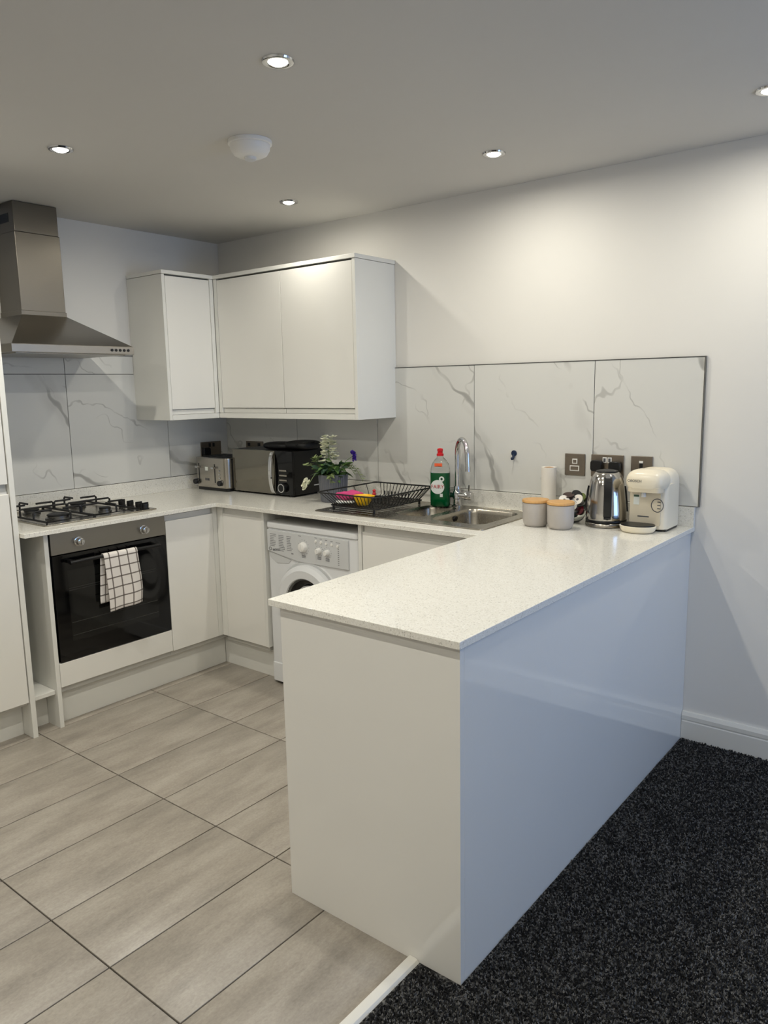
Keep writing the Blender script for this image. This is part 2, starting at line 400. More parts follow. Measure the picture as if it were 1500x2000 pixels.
# ================================================================== ROOM SHELL
wb = struct(MB().box(-.12, RX+.12, 0, .12, -.05, H+.06).build('wall_back', M['wall']), 'white painted wall behind the sink')
wl = struct(MB().box(-.12, 0, RY-.12, 0, -.05, H+.06).build('wall_left', M['wall']), 'white painted wall behind the hob and extractor hood')
struct(MB().box(-.12, RX+.12, RY-.12, RY, -.05, H+.06).build('wall_front', M['wall']))
b = MB()
y0, y1, z0, z1 = WIN
b.box(RX, RX+.12, RY, y0, -.05, H+.06).box(RX, RX+.12, y1, 0, -.05, H+.06).box(RX, RX+.12, y0, y1, -.05, z0).box(RX, RX+.12, y0, y1, z1, H+.06)
struct(b.build('wall_right', M['wall']))
win = bpy.data.objects.new('window_1', None); COL.objects.link(win); win.location = (RX+.06, (y0+y1)/2, z0); ORG['window_1'] = Vector(win.location); win['kind'] = 'structure'
b = MB()
for (a, c, d, e) in ((y0, y0+.05, z0, z1), (y1-.05, y1, z0, z1), (y0, y1, z0, z0+.05), (y0, y1, z1-.05, z1), ((y0+y1)/2-.03, (y0+y1)/2+.03, z0, z1)): b.box(RX+.03, RX+.09, a, c, d, e)
b.build('window_frame', M['white'], win)
struct(MB().box(-.12, RX+.12, RY-.12, .12, H, H+.06).build('ceiling', M['ceil']), 'matt white ceiling with recessed downlights')

# floor: screed base with tiles as parts
fl = struct(MB().box(0, 2.735, RY, 0, -.05, -.009).build('floor', M['grout']), 'kitchen floor of grey striated tiles with dark grout')
TX, TY = .8909, -1.6386
xs = [TX+.3*k for k in range(-3, 7)]; ys = [TY+.6*k for k in range(-6, 4)]
g = .0022
shared = {}
for i in range(-3, 7):
    for j in range(-6, 3):
        a, c = max(TX+.3*i+g, 0.002), (2.6983 if i == 5 else min(TX+.3*(i+1)-g, 2.70))
        d, e = max(TY+.6*j+g, RY+.002), min(TY+.6*(j+1)-g, -.002)
        if c-a < .01 or e-d < .01: continue
        key = (round(c-a, 4), round(e-d, 4))
        if key not in shared:
            o = MB().box(-key[0]/2, key[0]/2, -key[1]/2, key[1]/2, -.008, 0).build('floor_tile', M['tile'], bevel=.0012); shared[key] = o.data
            ob = o
        else:
            ob = bpy.data.objects.new('floor_tile', shared[key]); COL.objects.link(ob)
            bv = ob.modifiers.new('bevel', 'BEVEL'); bv.width = .0012; bv.segments = 2
        ob.location = ((a+c)/2, (d+e)/2, 0); ob.parent = fl

# carpet
struct(MB().box(2.735, RX, RY, 0, -.05, .002).build('floor_carpet_base', M['carpet']), 'dark carpet backing beside the peninsula')
def carpet():
    rng = np.random.default_rng(3)
    pts = []
    def area(x0, x1, y0, y1, sp):
        nx, ny = int((x1-x0)/sp), int((y1-y0)/sp)
        gx, gy = np.meshgrid(np.linspace(x0, x1, nx), np.linspace(y0, y1, ny)); p = np.stack([gx.ravel(), gy.ravel()], 1)
        p += rng.uniform(-.5, .5, p.shape)*sp
        p[:, 0] = np.clip(p[:, 0], x0, x1); p[:, 1] = np.clip(p[:, 1], y0, y1)
        return p
    p = np.concatenate([area(2.873, 4.45, -1.742, -.022, .0056), area(2.7455, 4.45, -2.6, -1.746, .0054), area(2.746, 5.68, -4.6, -2.6, .02), area(4.45, 5.68, -2.6, -.022, .016)])
    n = len(p)
    hgt = rng.uniform(.007, .013, n); rad = rng.uniform(.0024, .0036, n)
    far = p[:, 1] < -2.6; far |= p[:, 0] > 4.45; rad[far] *= 3
    lean = rng.normal(0, .0035, (n, 2)); ang = rng.uniform(0, 6.28, n)
    V = np.zeros((n, 7, 3), np.float32)
    for k in range(3):
        a = ang+k*2.094
        V[:, k, 0] = p[:, 0]+rad*np.cos(a); V[:, k, 1] = p[:, 1]+rad*np.sin(a); V[:, k, 2] = .001
        V[:, 3+k, 0] = p[:, 0]+lean[:, 0]*.6+rad*.8*np.cos(a+.5); V[:, 3+k, 1] = p[:, 1]+lean[:, 1]*.6+rad*.8*np.sin(a+.5); V[:, 3+k, 2] = hgt*.7
    V[:, 6, 0] = p[:, 0]+lean[:, 0]; V[:, 6, 1] = p[:, 1]+lean[:, 1]; V[:, 6, 2] = hgt
    base = (np.arange(n)*7)[:, None, None]
    F = []
    for k in range(3):
        l = (k+1) % 3
        F += [(k, l, 3+l), (k, 3+l, 3+k), (3+k, 3+l, 6)]
    F = (np.array(F)[None]+base).reshape(-1, 3)
    # keep tufts clear of the peninsula panel and the threshold
    me = bpy.data.meshes.new('carpet_pile')
    me.vertices.add(n*7); me.vertices.foreach_set('co', V.ravel())
    me.loops.add(F.size); me.loops.foreach_set('vertex_index', F.ravel().astype(np.int32))
    me.polygons.add(len(F)); me.polygons.foreach_set('loop_start', np.arange(0, F.size, 3, dtype=np.int32)); me.polygons.foreach_set('loop_total', np.full(len(F), 3, np.int32))
    me.update(); me.validate()
    me.materials.append(M['carpet'])
    o = bpy.data.objects.new('carpet_pile', me); COL.objects.link(o)
    tag(o, 'dark charcoal flecked carpet beside the peninsula', 'carpet', kind='stuff')
carpet()

# threshold trim between tiles and carpet
struct(MB().prism([(2.6985, 0), (2.6985, .004), (2.704, .0105), (2.722, .0115), (2.729, .009), (2.736, 0)], RY, -1.7335, 'y').build('trim_1', M['skirt'], smooth=True, sharp=25), 'white threshold strip between floor tiles and carpet')

# baseboard on the back wall (two-step profile)
def skirting(name, x0, x1):
    prof = [(0, 0), (-.018, 0), (-.018, .082), (-.0155, .086), (-.0155, .089), (-.018, .092), (-.018, .108), (-.011, .1235), (0, .1235)]
    return struct(MB().prism([(p, q) for p, q in prof], x0, x1, 'x').build(name, M['skirt']), 'white grooved skirting board beside the peninsula')
skirting('baseboard_back', 2.8645, RX)
struct(MB().box(RX-.018, RX, RY, -.018, 0, .1235).build('baseboard_right', M['skirt']))

# wall tiles ---------------------------------------------------------------
US, SP = .9975, 1.5955
def walltile(parent, x0, x1, z0, z1, axis):
    gg = .0014
    w = x1-x0-2*gg; h = z1-z0-2*gg; cx = (x0+x1)/2; cz = (z0+z1)/2
    b = MB()
    if axis == 'y': b.box(-w/2, w/2, -.005, .004, -h/2, h/2)
    else: b.box(-.004, .005, -w/2, w/2, -h/2, h/2)
    o = b.build('wall_tile', M['marble'], bevel=.0009)
    o.location = (cx, -.005, cz) if axis == 'y' else (.005, cx, cz)
    o.parent = parent
    return o
jx = [.0105, .632, 1.232, 1.832, 2.4365, 2.889]
for a, c in zip(jx[:-1], jx[1:]): walltile(wb, a, c, US+.001, SP, 'y')
jy = [-1.6565, -1.058, -.447, -.0005]
for a, c in zip(jy[:-1], jy[1:]): walltile(wl, a, c, US+.001, SP, 'x')
walltile(wl, jy[0], jy[1], SP, 1.694, 'x'); walltile(wl, jy[1], -.651, SP, 1.694, 'x')
MB().box(.006, 2.888, -.0062, -.0002, US, SP).build('grout_line', M['grout'], wb)
MB().box(.0002, .0062, -1.6565, -.0005, US, SP).box(.0002, .0062, -1.6565, -.651, SP, 1.693).build('grout_line', M['grout'], wl)
MB().box(.011, 2.893, -.0122, -.0002, SP, SP+.0024).box(2.8895, 2.893, -.0122, -.0002, US+.001, SP).build('edge_trim', M['edge'], wb)
MB().box(.0002, .0122, -1.6565, -.651, 1.694, 1.6975).build('edge_trim', M['edge'], wl)

# ================================================================== WORKTOP
def slab_cells(xs, ys, inside, z0, z1):
    """one closed slab from grid cells"""
    nx, ny = len(xs), len(ys); v = []; f = []
    for z in (z0, z1):
        for x in xs:
            for y in ys: v.append((x, y, z))
    idx = lambda i, j, t: t*nx*ny+i*ny+j
    ok = lambda i, j: 0 <= i < nx-1 and 0 <= j < ny-1 and inside((xs[i]+xs[i+1])/2, (ys[j]+ys[j+1])/2)
    for i in range(nx-1):
        for j in range(ny-1):
            if not ok(i, j): continue
            f.append((idx(i, j, 1), idx(i+1, j, 1), idx(i+1, j+1, 1), idx(i, j+1, 1)))
            f.append((idx(i, j, 0), idx(i, j+1, 0), idx(i+1, j+1, 0), idx(i+1, j, 0)))
            if not ok(i-1, j): f.append((idx(i, j, 0), idx(i, j, 1), idx(i, j+1, 1), idx(i, j+1, 0)))
            if not ok(i+1, j): f.append((idx(i+1, j, 0), idx(i+1, j+1, 0), idx(i+1, j+1, 1), idx(i+1, j, 1)))
            if not ok(i, j-1): f.append((idx(i, j, 0), idx(i+1, j, 0), idx(i+1, j, 1), idx(i, j, 1)))
            if not ok(i, j+1): f.append((idx(i, j+1, 0), idx(i, j+1, 1), idx(i+1, j+1, 1), idx(i+1, j+1, 0)))
    used = sorted({i for q in f for i in q}); mp = {a: k for k, a in enumerate(used)}
    m = MB(); m.v = [v[i] for i in used]; m.f = [tuple(mp[i] for i in q) for q in f]
    return m
wt = thing('worktop', (1.4, -.4, .897), 'U-shaped white sparkle quartz worktop with upstand', 'worktop')
DH, DS, PX0, PX1, PE = .6427, -.635, 2.235, 2.8776, -1.755
HX = (1.60, 2.165, -.475, -.10)   # sink cut-out
def inside(x, y):
    a = (x < DH and y > -1.655) or (y > DS and x < PX1) or (PX0 < x < PX1 and y > PE)
    return a and not (HX[0] < x < HX[1] and HX[2] < y < HX[3])
slab_cells([0.001, DH, HX[0], HX[1], PX0, PX1], [PE, -1.655, DS, HX[2], HX[3], -.001], inside, .897, W).build('worktop_slab', M['quartz'], wt, bevel=.002)
MB().box(.0015, PX1-.0005, -.021, -.001, W, US).build('upstand', M['quartz'], wt, bevel=.0012)
MB().box(.0015, .021, -1.655, -.0215, W, US).build('upstand', M['quartz'], wt, bevel=.0012)

# ================================================================== BASE CABINETS
def jdoor_x(parent, y0, y1, z0, z1, xf, name='door', lip=.028):
    """handleless door facing +x: J-profile at top"""
    t = .022
    prof = [(xf-t, z0), (xf, z0), (xf, z1-lip), (xf-.004, z1-lip+.003), (xf-.010, z1-lip-.012), (xf-.014, z1-lip-.010), (xf-.015, z1), (xf-t, z1)]
    return MB().prism([(p, q) for p, q in prof], y0, y1, 'y').build(name, M['gloss'], parent, bevel=.0012)
def jdoor_y(parent, x0, x1, z0, z1, yf, name='door', lip=.028):
    t = .022
    prof = [(yf+t, z0), (yf, z0), (yf, z1-lip), (yf+.004, z1-lip+.003), (yf+.010, z1-lip-.012), (yf+.014, z1-lip-.010), (yf+.015, z1), (yf+t, z1)]
    return MB().prism([(p, q) for p, q in prof], x0, x1, 'x').build(name, M['gloss'], parent, bevel=.0012)

# tall unit left of the hob
tc = thing('tall_cabinet', (.3, -1.97, 0), 'tall white handleless cabinet at the left edge beside the oven', 'cabinet')
MB().box(.002, .603, -1.679, -1.657, .0, 2.13).build('side_panel', M['satin'], tc, bevel=.0012)
MB().box(.002, .575, -2.275, -1.68, .15, 2.125).build('carcass', M['carcass'], tc, bevel=.001)
jdoor_x(tc, -2.272, -1.683, .168, 1.098, .60, lip=.012)
MB().box(.578, .60, -2.272, -1.683, 1.13, 2.12).build('door', M['gloss'], tc, bevel=.0012)
MB().box(.50, .518, -2.275, -1.68, 0, .148).build('plinth', M['satin'], tc)

# open gap unit
ou = thing('open_base_unit', (.3, -1.6, 0), 'narrow open white unit between the tall cabinet and the oven', 'cabinet')
MB().box(.03, .60, -1.553, -1.533, 0, .895).build('side_panel', M['satin'], ou, bevel=.001)
MB().box(.05, .585, -1.656, -1.554, .160, .178).build('shelf', M['satin'], ou, bevel=.001)
MB().box(.03, .045, -1.656, -1.554, .178, .895).build('back_panel', M['satin'], ou)
MB().box(.48, .498, -1.656, -1.554, 0, .150).build('plinth', M['satin'], ou)

# oven housing
oh = thing('oven_housing', (.3, -1.22, .15), 'white oven housing unit with a blank panel under the oven', 'cabinet')
MB().box(.03, .06, -1.530, -.9255, .155, .89).box(.06, .575, -1.530, -.9255, .155, .185).build('carcass', M['carcass'], oh)
MB().box(.578, .60, -1.5315, -.9275, .187, .2965).build('filler_panel', M['gloss'], oh, bevel=.0012)

# oven
OY0, OY1, OZ0, OZ1 = -1.522, -.926, .2996, .8896
ov = thing('oven', (.4, -1.224, OZ0), 'built-in black glass oven with steel control panel', 'oven')
MB().box(.08, .575, OY0+.02, OY1-.02, OZ0+.005, OZ1-.01).build('oven_body', M['dark'], ov)
MB().box(.575, .597, OY0, OY1, .792, OZ1).build('control_panel', M['ovensteel'], ov, bevel=.0015)
for ky in (-1.392, -1.052):
    k = MB().lathe([(.0215, 0), (.0215, .006), (.019, .007)], 32, (.597, ky, .838), 'x').build('knob', M['chrome'], ov, smooth=True)
    MB().lathe([(.0165, 0), (.0175, .012), (.0165, .022), (.013, .0235)], 32, (.6035, ky, .838), 'x').build('knob_cap', M['chrome'], k, smooth=True)
    MB().box(.6265, .6285, ky-.002, ky+.002, .838-.012, .838+.012).build('knob_pointer', M['ovensteel'], k)
dr = MB().box(.577, .599, OY0, OY1, OZ0, .788).build('door', M['blackgloss'], ov, bevel=.002)
# window area : faint frame + racks behind the glass suggested by real recessed strips
b = MB()
ywin0, ywin1, zwin0, zwin1 = -1.458, -.995, .385, .715
M['ovwin'] = mat('oven_window_glass', (22, 22, 21), .06, var=.1)
MB().box(.5988, .5996, ywin0, ywin1, zwin0, zwin1).build('door_window', M['ovwin'], dr)
for zz in (.62, .63, .47, .41):
    b.box(.5996, .59985, ywin0+.004, ywin1-.004, zz, zz+.003)
M['ovline'] = mat('oven_rack_line', (50, 50, 48), .3, var=.1)
b.build('rack_rail', M['ovline'], dr)
hd = MB().tube([(.6365, -1.46, .755), (.6365, -1.30, .757), (.6365, -1.15, .757), (.6365, -.99, .755)], .0085, 12)
hd.box(.598, .637, -1.452, -1.436, .748, .763).box(.598, .637, -1.012, -.996, .748, .763)
hd.build('handle', M['black'], dr, smooth=True)

# tea towel over the handle
def towel():
    nu, nv = 26, 60
    yc = -1.213; wid = .176
    me = bpy.data.meshes.new('tea_towel'); v = []; uvs = []
    back, front = .225, .262; top = .012*math.pi
    tot = back+top+front
    for j in range(nv+1):
        s = tot*j/nv
        for i in range(nu+1):
            u = i/nu; y = (u-.5)*wid
            if s < back:
                z = .757-(back-s); x = .6225; side = -1; d = back-s
            elif s < back+top:
                a = (s-back)/top*math.pi; x = .6365-.012*1.05*math.cos(a); z = .757+.0125*math.sin(a); side = 0; d = 0
            else:
                d = s-back-top; z = .757-d; x = .6495; side = 1
            k = min(1, d/.2)
            if side > 0:
                x += .004*k*math.sin(u*9+1)+.0035*k*math.sin(u*5-d*7)
                y += -.0 + .012*k*(u) + .010*math.sin(d*13)*u*k + .012*k*(1-u)
                z += -.010*(u-.5)*k*-1
            elif side < 0:
                x += -.003*k*(1+math.sin(u*6))
                y += -.014*k - .004
                if d > .001: x = max(x, .6015)
            v.append((x, yc+y, z)); uvs.append((u*wid/.0475+.52, s/.0475+.28))
    f = [(j*(nu+1)+i, j*(nu+1)+i+1, (j+1)*(nu+1)+i+1, (j+1)*(nu+1)+i) for j in range(nv) for i in range(nu)]
    org = Vector((.6365, yc, .53))
    me.from_pydata([Vector(p)-org for p in v], [], f)
    uvl = me.uv_layers.new(name='UVMap')
    for lp in me.loops: uvl.data[lp.index].uv = uvs[lp.vertex_index]
    me.materials.append(M['towel']); me.polygons.foreach_set('use_smooth', [True]*len(me.polygons))
    o = bpy.data.objects.new('tea_towel', me); COL.objects.link(o); o.location = org
    m = o.modifiers.new('solid', 'SOLIDIFY'); m.thickness = .003; m.offset = 1
    tag(o, 'white checked tea towel draped over the oven handle', 'towel')
towel()

# hob run narrow door + corner post
hc = thing('base_cabinet', (.3, -.77, .15), 'narrow white base cabinet between the oven and the corner', 'cabinet')
MB().box(.03, .575, -.9245, -.545, .155, .893).build('carcass', M['carcass'], hc)
jdoor_x(hc, -.9245, -.630, .184, .885, .60)
MB().box(.50, .60, -.6285, -.5995, .184, .893).build('corner_post', M['satin'], hc, bevel=.0012)

# sink run: corner cabinet
cc = thing('base_cabinet', (.78, -.3, .15), 'white base cabinet between the corner and the washing machine', 'cabinet')
MB().box(.605, .943, -.575, -.03, .155, .893).build('carcass', M['carcass'], cc)
MB().box(.6002, .644, -.60, -.576, .184, .893).build('corner_post', M['satin'], cc, bevel=.0012)
jdoor_y(cc, .6455, .943, .184, .885, -.60)
MB().box(.9455, .9655, -.603, -.03, .184, .895).build('side_panel', M['satin'], cc, bevel=.001)

# sink base
sb = thing('base_cabinet', (1.9, -.3, .15), 'white sink base cabinet right of the washing machine', 'cabinet')
MB().box(1.587, 1.607, -.603, -.03, .184, .895).build('side_panel', M['satin'], sb, bevel=.001)
b = MB().box(1.6085, 1.625, -.575, -.03, .155, .893).box(2.215, 2.233, -.575, -.03, .155, .893).box(1.625, 2.215, -.575, -.03, .155, .172)
b.build('carcass', M['carcass'], sb)
jdoor_y(sb, 1.610, 2.232, .184, .885, -.60)

# plinths
tag(MB().box(.523, .541, -1.532, -.5415, 0, .148).build('plinth_board', M['satin'], org=(.53, -1, 0), bevel=.001), 'long white plinth board under the oven', 'plinth')
tag(MB().box(.5415, .9445, -.541, -.523, 0, .148).build('plinth_board', M['satin'], org=(.75, -.53, 0), bevel=.001), 'short white plinth board under the corner cabinet beside the washing machine', 'plinth')
tag(MB().box(1.608, 2.28, -.541, -.523, 0, .148).build('plinth_board', M['satin'], org=(1.9, -.53, 0), bevel=.001), 'white plinth board under the sink cabinet behind the peninsula', 'plinth')

# peninsula
pn = thing('peninsula_unit', (2.56, -1.1, 0), 'white gloss peninsula unit with end and back panels', 'cabinet')
MB().box(2.26, 2.8633, -1.732, -1.7135, 0, .896).build('end_panel', M['gloss'], pn, bevel=.0008)
MB().box(2.845, 2.8633, -1.7132, -.001, 0, .896).build('back_panel', M['gloss'], pn, bevel=.0008)
MB().box(2.305, 2.843, -1.712, -.03, .155, .893).build('carcass', M['carcass'], pn)
jdoor = MB()
for (a, c) in ((-1.71, -1.16), (-1.157, -.61)):
    prof = [(2.303, .184), (2.283, .184), (2.283, .857), (2.291, .846), (2.297, .846), (2.298, .885), (2.303, .885)]
    MB().prism(prof, a, c, 'y').build('door', M['gloss'], pn, bevel=.001)
MB().box(2.34, 2.358, -1.712, -.542, 0, .148).build('plinth', M['satin'], pn)

# ================================================================== WALL CABINETS
ZB, ZT = 1.343, 2.128
def rail_profile_x(parent, y0, y1): pass
wc = thing('wall_cabinet', (.15, -.48, ZB), 'narrow white wall cabinet with one door beside the extractor hood', 'cabinet')
MB().box(.0015, .316, -.6506, -.632, ZB, 2.107).build('side_panel', M['satin'], wc, bevel=.001)
MB().box(.0145, .290, -.631, -.02, ZB+.03, 2.105).build('carcass', M['carcass'], wc)
MB().box(.292, .3145, -.6295, -.339, 1.400, 2.100).build('door', M['gloss'], wc, bevel=.0015)
MB().box(.0145, .316, -.631, -.312, ZB, ZB+.028).build('bottom_panel', M['satin'], wc, bevel=.001)
MB().box(.291, .303, -.6295, -.339, 1.3725, 1.397).build('handle_rail', M['satin'], wc)
MB().box(.0015, .320, -.6526, -.3125, 2.109, ZT).build('top_panel', M['satin'], wc, bevel=.001)
MB().box(.292, .316, -.337, -.312, 1.3725, 2.107).build('corner_post', M['satin'], wc, bevel=.001)
w2 = thing('wall_cabinet', (.85, -.15, ZB), 'wide white wall cabinet with two doors above the microwave', 'cabinet')
MB().box(1.3375, 1.357, -.311, -.0015, ZB, 2.107).build('side_panel', M['satin'], w2, bevel=.001)
MB().box(.3175, 1.3365, -.285, -.0145, ZB+.03, 2.105).build('carcass', M['carcass'], w2)
MB().box(.3445, .8445, -.3095, -.287, 1.400, 2.100).build('door', M['gloss'], w2, bevel=.0015)
MB().box(.8475, 1.3355, -.3095, -.287, 1.400, 2.100).build('door', M['gloss'], w2, bevel=.0015)
MB().box(.3175, 1.3365, -.311, -.0145, ZB, ZB+.028).build('bottom_panel', M['satin'], w2, bevel=.001)
MB().box(.3445, .8445, -.298, -.286, 1.3725, 1.397).build('handle_rail', M['satin'], w2)
MB().box(.8475, 1.3355, -.298, -.286, 1.3725, 1.397).build('handle_rail', M['satin'], w2)
MB().box(.0015, 1.361, -.315, -.0015, 2.1085, ZT).build('top_panel', M['satin'], w2, bevel=.001)
MB().box(.3175, .342, -.311, -.287, 1.3725, 2.107).build('corner_post', M['satin'], w2, bevel=.001)

# ================================================================== EXTRACTOR HOOD
hy = -1.243
hood = thing('extractor_hood', (.2, hy, 1.68), 'brushed steel chimney extractor hood above the hob', 'extractor hood')
cx0, cx1 = hy-.11, hy+.11
MB().box(.0015, .200, cx0, cx1, 1.866, 2.24).build('lower_chimney', M['chimney'], hood, bevel=.003)
uc = MB().box(.0015, .197, cx0+.003, cx1-.003, 2.24, 2.3745).build('upper_chimney', M['chimney'], hood, bevel=.003)
MB().box(.05, .15, cx0+.0018, cx0+.0032, 2.285, 2.325).build('vent_slot', M['black'], uc)
MB().box(.0015, .203, cx0-.003, cx1+.003, 1.858, 1.886).build('collar', M['chimney'], hood, bevel=.002)
b = MB()
lo = [(0.0015, hy-.299), (.460, hy-.299), (.460, hy+.299), (.0015, hy+.299)]; hi = [(0.0015, cx0), (.203, cx0), (.203, cx1), (.0015, cx1)]
b.v = [(x, y, 1.716) for x, y in lo]+[(x, y, 1.866) for x, y in hi]
b.f = [(0, 1, 5, 4), (1, 2, 6, 5), (2, 3, 7, 6), (3, 0, 4, 7), (4, 5, 6, 7), (3, 2, 1, 0)]
b.build('canopy', M['steel_h'], hood, bevel=.002)
rm = MB().box(.0015, .462, hy-.301, hy+.301, 1.680, 1.7155).build('rim', M['steel'], hood, bevel=.002)
MB().box(.03, .43, hy-.27, hy+.27, 1.676, 1.681).build('filter', M['steel_h'], hood)
for k in range(5):
    y = -1.035+.022*k
    MB().cyl((.462, y-.028, 1.698), .0068, .003, 'x', 16).build('button', M['black'], rm, smooth=True)

# ================================================================== GAS HOB
hb = thing('gas_hob', (.3, -1.225, W), 'four burner steel gas hob with black pan supports', 'hob')
MB().box(.045, .552, -1.515, -.935, W+.0005, W+.0065).build('hob_plate', M['sinksteel'], hb, bevel=.0025)
bz = W+.0065
for (bx, by, br) in ((.17, -1.38, .036), (.42, -1.38, .05), (.17, -1.14, .036), (.42, -1.14, .028)):
    bo = MB().lathe([(br*1.15, 0), (br*1.15, .006), (br*.95, .008), (br*.95, .016)], 28, (bx, by, bz)).build('burner', M['rackshelf'], hb, smooth=True)
    MB().lathe([(br*.9, 0), (br, .002), (br, .006), (br*.8, .009)], 28, (bx, by, bz+.016)).build('burner_cap', M['iron'], bo, smooth=True)
for (ya, yc) in ((-1.497, -1.268), (-1.262, -1.035)):
    xa, xc = .06, .535; zt = bz+.046; zb = bz+.010
    b = MB(); r = .0048
    b.tube([(xa, ya, zb), (xc, ya, zb), (xc, yc, zb), (xa, yc, zb)], r, 8, closed=True)
    for (px, py) in ((xa, ya), (xc, ya), (xc, yc), (xa, yc)): b.tube([(px, py, zb), (px, py, bz)], r*.9, 8)
    for bx in (.17, .42):
        cy_ = (ya+yc)/2
        for (ex, ey) in ((bx, ya), (bx, yc)):
            s = 1 if ey > cy_ else -1
            b.tube([(ex, ey, zb), (ex, ey, zt-.006), (ex, ey-s*.006, zt), (ex, cy_+s*.028, zt)], r, 8)
        for (ex, s) in ((xa, -1), (xc, 1)):
            if (bx < .3) == (s < 0):
                b.tube([(ex, cy_, zb), (ex, cy_, zt-.006), (ex-s*.006, cy_, zt), (bx+s*.028, cy_, zt)], r, 8)
    b.tube([(.295, ya, zb), (.295, ya, zt-.006), (.295, ya+.006, zt), (.295, yc-.006, zt), (.295, yc, zt-.006), (.295, yc, zb)], r, 8)
    b.build('pan_support', M['iron'], hb, smooth=True)
for kx in (.325, .40, .475, .55-.022):
    k = MB().lathe([(.0195, 0), (.0195, .004), (.0165, .006), (.0175, .024), (.0165, .028)], 24, (kx, -.985, bz)).build('knob', M['black'], hb, smooth=True)
    MB().box(kx-.003, kx+.003, -.985-.018, -.985+.018, bz+.026, bz+.0335).build('grip', M['black'], k, bevel=.001)

# ================================================================== WASHING MACHINE
WX0, WX1 = .975, 1.578
wm = thing('washing_machine', (1.275, -.3, 0), 'white front loading washing machine under the worktop', 'washing machine')
MB().rbox(WX0, WX1, -.592, -.05, .012, .815, .018).build('cabinet', M['appl'], wm, bevel=.003)
MB().rbox(WX0-.001, WX1+.001, -.600, -.05, .815, .848, .02).build('top_cover', M['appl'], wm, bevel=.008, segs=3)
MB().box(WX0+.05, WX1-.05, -.58, -.06, 0, .012).build('base', M['black'], wm)
# fascia with sloped lower edge
fas = MB().prism([(WX0+.008, .808), (WX0+.008, .700), (WX0+.19, .672), (WX0+.22, .668), (WX1-.055, .668), (WX1-.055, .808)], -.6005, -.585, 'y').build('control_panel', M['applgrey'], wm, bevel=.003)
MB().prism([(WX0+.012, .696), (WX0+.17, .668), (WX0+.15, .648), (WX0+.07, .640), (WX0+.02, .668)], -.5945, -.58, 'y').build('drawer_grip', M['applgrey'], wm, bevel=.002)
fy = -.6008
for (kx, kz, kr) in ((WX0+.262, .745, .026), (WX0+.365, .738, .0155), (WX0+.418, .736, .0155)):
    k = MB().lathe([(kr, 0), (kr*.97, -.004), (kr*.8, -.018), (kr*.7, -.02)], 28, (kx, fy, kz), 'y').build('knob', M['white'], fas, smooth=True)
    MB().box(kx-.0025, kx+.0025, fy-.0225, fy-.018, kz-kr*.75, kz+kr*.75).build('knob_grip', M['white'], k, bevel=.0008)
for q in range(5):
    MB().lathe([(.007, 0), (.006, -.004)], 16, (WX0+.345+.034*q+(.004 if q == 4 else 0), fy, .783-.002*q), 'y').build('button', M['white'], fas, smooth=True)
b = MB()
rnd = random.Random(2)
for (c0, n, zt, w_) in ((WX0+.030, 8, .788, .045), (WX0+.092, 10, .786, .042), (WX0+.148, 9, .786, .042)):
    for r_ in range(n):
        z = zt-.0085*r_; ww = w_*(.55+.45*rnd.random())
        b.box(c0, c0+ww, fy-.0004, fy+.0002, z-.0016, z+.0010)
for q in range(5):
    b.box(WX0+.337+.034*q, WX0+.352+.034*q+(.012 if q == 4 else 0), fy-.0004, fy+.0002, .798-.002*q, .8005-.002*q)
for q in range(9): b.box(WX0+.484, WX0+.492, fy-.0004, fy+.0002, .760-.0095*q, .763-.0095*q)
for (kx, kz, kr) in ((WX0+.262, .745, .036), (WX0+.365, .738, .025), (WX0+.418, .736, .025)):
    for q in range(14):
        a = q/14*2*math.pi
        x = kx+kr*math.cos(a); z = kz+kr*math.sin(a); b.box(x-.0016, x+.0016, fy-.0004, fy+.0002, z-.0012, z+.0012)
    for q in range(3): b.box(kx-.012, kx+.012, fy-.0004, fy+.0002, kz-kr-.006-.005*q, kz-kr-.0035-.005*q)
b.box(WX0+.228, WX0+.248, fy-.0004, fy+.0002, .796, .799).box(WX0+.178, WX0+.192, fy-.0004, fy+.0002, .700, .706)
tag(b.build('printed_markings', M['print2'], fas), kind='stuff')
MB().tube([(WX0+.030+.008*math.cos(t/16*6.283), fy-.0002, .712+.008*math.sin(t/16*6.283)) for t in range(16)], .0013, 6, closed=True).build('emblem', M['print'], fas)
text('INDESIT', .016, (WX0+.075, fy-.0004, .710), (R(90), R(-6), 0), M['print'], fas)
# door
dcx, dcz = WX0+.283, .462
door = MB().lathe([(.124, .0), (.126, -.022), (.134, -.036), (.172, -.040), (.194, -.026), (.197, 0)], 56, (dcx, -.592, dcz), 'y', cap=False).build('door', M['appl'], wm, smooth=True)
MB().lathe([(.197, -.004), (.209, -.006), (.214, .0)], 56, (dcx+.004, -.592, dcz), 'y', cap=False).build('door_surround', M['applgrey'], door, smooth=True)
MB().lathe([(.127, -.020), (.100, -.012), (.07, .03), (.0, .05)], 48, (dcx, -.592, dcz), 'y', cap=False).build('door_glass', M['blackgloss'], door, smooth=True)
MB().lathe([(.134, -.034), (.126, -.024), (.122, -.018)], 48, (dcx, -.592, dcz), 'y', cap=False).build('door_seal', M['edge'], door, smooth=True)
MB().box(WX0+.01, WX1-.01, -.597, -.588, .014, .115).build('kick_panel', M['appl'], wm, bevel=.004)

